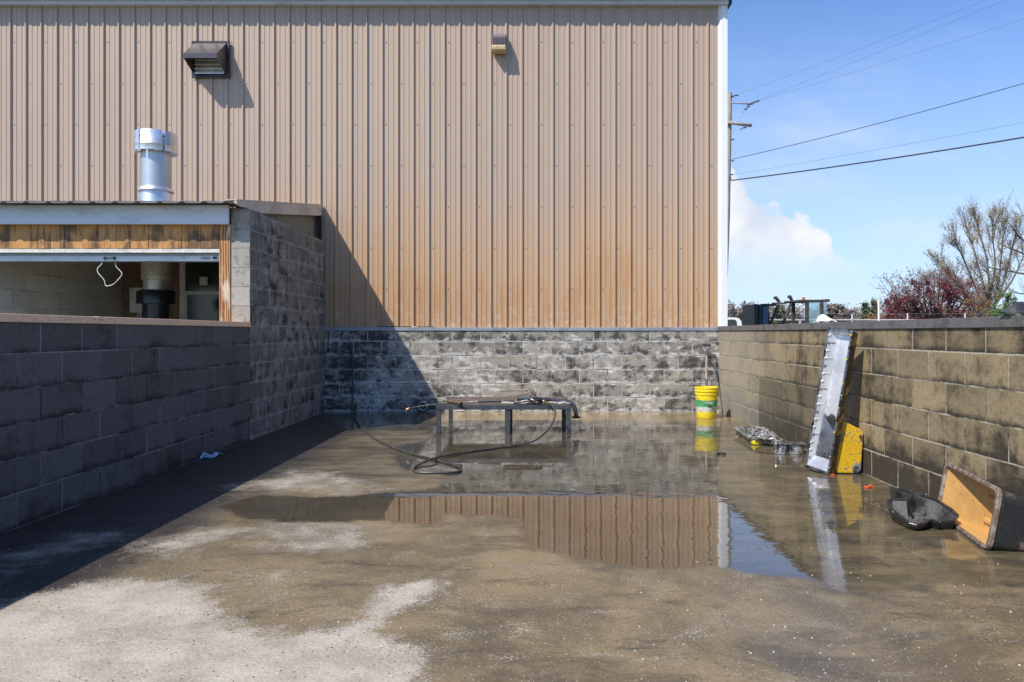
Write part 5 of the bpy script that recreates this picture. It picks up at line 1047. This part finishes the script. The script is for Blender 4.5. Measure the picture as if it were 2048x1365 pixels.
# big bare tree, several leaning stems
BY = 45.0; B = lambda px, py, dy=0.0: P(px, py, BY+dy)
base = Vector((B(1985, 640).x, BY, 0)); t = thing('bare_tree', base, 'tall nearly bare tree fanning up behind the plum-red shrub', 'tree')
rr = random.Random(5); tr = MB(); tips = []
stems = [((1850,565),(1925,600)), ((1868,520),(1930,590)), ((1905,470),(1945,560)), ((1925,450),(1962,550)), ((1950,425),(1975,530)), ((1985,425),(1990,540)), ((2012,440),(2000,540)), ((2040,450),(2012,550)), ((2060,490),(2025,560)), ((1885,545),(1935,590))]
base_top = B(1985, 650)
for (tx, ty), (mx_, my_) in stems:
    e_ = B(tx, ty, rr.uniform(-1.5, 1.5)); m_ = B(mx_, my_, rr.uniform(-0.5, 0.5)); q0 = Vector((base.x+rr.uniform(-0.15,0.15), BY, 0.0)); s0 = B(1985+rr.uniform(-14,10), 640)
    path = spline([q0, s0, m_, m_.lerp(e_, 0.55)+Vector((rr.uniform(-.1,.1),0,0.1)), m_.lerp(e_, 0.8)], 5); n_ = len(path)
    tr.tube(path, [0.085*(1-0.9*i/(n_-1))+0.006 for i in range(n_)], 6, caps=False)
    dirv_ = (e_-m_).normalized(); Lb = (e_-m_).length
    for i in range(22):
        f_ = 0.3+0.7*i/21; q_ = path[int(f_*(n_-1))]; d_ = (dirv_+Vector((rr.gauss(0,0.36), rr.gauss(0,0.36), 0.2))).normalized()
        grow(tr, tips, q_, d_, Lb*rr.uniform(0.14, 0.30), 0.016, 2, rr, 0.27, 0.16, 3, 4, 0.006)
tr.build('trunk', M_bark, t)
lf = MB(); leafcloud(lf, [(p_, 0.22) for p_ in tips], 16000, 0.045, rr); lf.build('crown', M_bud, t, recalc=False)
# darker tree whose boughs enter from the right edge
base = Vector((P(2130, 640, 38).x, 38, 0)); t = thing('bare_tree', base, 'dark leafless tree standing past the right edge of the picture, its boughs reaching in', 'tree')
rr = random.Random(9); tr = MB(); tips = []; Dp = lambda px, py: P(px, py, 38+rr.uniform(-0.5, 0.5))
tr.tube([base, P(2125,560,38), P(2120,470,38), P(2118,400,38)], [0.25,0.2,0.13,0.05], 8, caps=False)
for pp in ([(2122,560),(2080,549),(2045,548),(2010,541),(1985,537),(1965,530)], [(2122,530),(2080,520),(2040,505),(2015,495),(1995,485)], [(2120,500),(2070,495),(2040,475),(2025,455),(2012,440)], [(2122,600),(2080,585),(2045,588),(2020,583)], [(2121,520),(2085,470),(2060,440),(2040,430)]):
    path = spline([Dp(*q_) for q_ in pp], 5); n_ = len(path); tr.tube(path, [0.07*(1-0.85*i/(n_-1))+0.006 for i in range(n_)], 5, caps=False)
    for i in range(n_//3, n_, 2):
        grow(tr, tips, path[i], (path[min(i+1,n_-1)]-path[i-1]).normalized()+Vector((rr.gauss(0,0.5),rr.gauss(0,0.3),rr.gauss(0.4,0.5))), rr.uniform(0.3,0.7), 0.016, 2, rr, 0.55, 0.1, 3, 3, 0.006)
tr.build('trunk', M_bark, t)
# plum-red shrub tree
RY = 38.0; base = Vector((P(1870, 640, RY).x, RY, 0)); t = thing('plum_tree', base, 'broad plum-red leafed tree showing above the right wall', 'tree')
rr = random.Random(13); tr = MB(); tips = []; cents = []
for i in range(16):
    a_ = (i+0.5)/16; e_ = P(1775+175*a_, 560+18*abs(a_-0.55)*3+rr.uniform(-6, 20), RY+rr.uniform(-1.3, 1.3)); q0 = base+Vector((rr.uniform(-.1,.1),0,0))
    path = spline([q0, base.lerp(e_, 0.4)+Vector((0,0,0.3)), e_.lerp(base, 0.2), e_], 4); n_ = len(path); tr.tube(path, [0.09*(1-0.85*j/(n_-1))+0.006 for j in range(n_)], 5, caps=False)
    for j in range(n_//3, n_): grow(tr, tips, path[j], (e_-base).normalized()+Vector((rr.gauss(0,0.7),rr.gauss(0,0.7),rr.gauss(0.2,0.5))), rr.uniform(0.35,0.8), 0.02, 2, rr, 0.6, 0.1, 3, 3, 0.006)
tr.build('trunk', M_bark, t)
lf = MB()
for i in range(120):
    a_ = rr.random(); px_ = 1764+196*a_; top_ = 552+30*abs(a_-0.6)**1.4*2.2+ (18 if a_ < 0.25 else 0); py_ = top_+ (655-top_)*rr.random()**0.8; cents.append((P(px_, py_, RY+rr.uniform(-1.4,1.4)), rr.uniform(0.18, 0.4)))
leafcloud(lf, cents, 11000, 0.064, rr); leafcloud(lf, [(p_, 0.12) for p_ in tips if p_.z < 4.6], 2600, 0.055, rr); lf.build('crown', M_redleaf, t, recalc=False)
def bush(name, cpx, Y_, ztop_, wid, mat_, lb, cat, n, size, seed, trunk=True, conical=False, asp=1.0, group=None):
    rr = random.Random(seed); c_ = Vector(((cpx-VX)*Y_/F, Y_, 0)); t_ = thing(name, c_, lb, cat, group); b_ = MB(); tips_ = []
    b_.tube([c_, c_+Vector((0,0,ztop_*0.5)), c_+Vector((0.05,0,ztop_*0.93))], [0.035*ztop_, 0.025*ztop_, 0.004*ztop_], 7, caps=False)
    cs = []
    for i in range(46):
        h_ = rr.uniform(0.22, 1.0); r_ = wid*0.5*((1.05-h_) if conical else math.sqrt(max(0.05, 1-(h_*1.6-0.75)**2)))*rr.random()**0.5; an = rr.uniform(0, 6.28)
        q_ = c_+Vector((r_*math.cos(an), r_*math.sin(an), ztop_*h_*(0.97))); cs.append((q_, wid*rr.uniform(0.07, 0.15)))
        b_.tube([c_+Vector((0,0,ztop_*h_*0.75)), q_], [0.010*ztop_, 0.003*ztop_], 4, caps=False)
    b_.build('trunk', M_bark, t_); l_ = MB(); leafcloud(l_, cs, n, size, rr, asp=asp); l_.build('crown', mat_, t_, recalc=False)
bush('pine_tree', 1731, 52, EYE+(VY-606)*52/F, 1.5, M_evg, 'small dark evergreen tree left of the white post', 'tree', 1800, 0.09, 31, conical=True, asp=1.5)
bush('pine_tree', 1748, 55, EYE+(VY-601)*55/F, 1.9, M_evg, 'dark evergreen tree directly behind the white post', 'tree', 2200, 0.09, 32, conical=True, asp=1.5)
bush('shrub', 1778, 42, EYE+(VY-603)*42/F, 2.6, M_rustleaf, 'rusty orange-brown shrub between the white post and the plum-red tree', 'shrub', 2600, 0.06, 33)
bush('shrub', 1955, 36, EYE+(VY-588)*36/F, 1.4, M_rustleaf, 'brownish thin shrub at the right end of the plum-red tree', 'shrub', 1200, 0.05, 34)
bush('shrub', 1992, 40, EYE+(VY-618)*40/F, 3.0, M_grn, 'low fresh green shrub under the bare tree', 'shrub', 3600, 0.07, 35)
bush('ivy_growth', 2010, 43, EYE+(VY-580)*43/F, 1.5, M_grn, 'ivy-green growth climbing the foot of the bare tree', 'shrub', 2200, 0.07, 36)
# distant trees one can tell apart, then the woodland behind them
k_ = 0
for cpx, py, Yd, wd, mt_, lb in ((1552, 614, 95, 3.4, M_fargreen, 'pale green conifer far off, seen through the forklift frame'), (1478, 612, 150, 8, M_farleaf, 'far brown tree just right of the building corner'), (1580, 622, 140, 6, M_farleaf, 'far brown tree seen between the forklift guard and cab'),
        (1662, 612, 170, 4.5, M_farleaf, 'first of three taller bare trees on the skyline right of the forklift'), (1676, 608, 172, 5, M_farleaf, 'tallest middle tree of the three on the skyline right of the forklift'), (1692, 613, 168, 4.5, M_farleaf, 'last of three taller bare trees on the skyline right of the forklift')):
    bush('distant_tree', cpx, Yd, EYE+(VY-py)*Yd/F, wd, mt_, lb, 'tree', 1500, 0.0023*Yd, 50+k_, group='distant skyline trees'); k_ += 1
rr = random.Random(77); lf = MB(); cs = []
for i in range(3000):
    X_ = rr.uniform(-40, 240); Y_ = rr.uniform(185, 215); h_ = 7.6+1.2*mnoise.noise(Vector((X_*0.05, 0, 0)))+1.2*mnoise.noise(Vector((X_*0.2, 3, 0))); cs.append((Vector((X_, Y_, h_*rr.random()**0.6)), 1.5))
leafcloud(lf, cs, 45000, 0.45, rr); o = lf.build('woodland', M_farleaf, recalc=False); tag(o, 'hazy brown far-off woodland along the skyline', 'woodland', kind='stuff')
for o in list(bpy.data.objects):
    if '_o' in o: del o['_o']
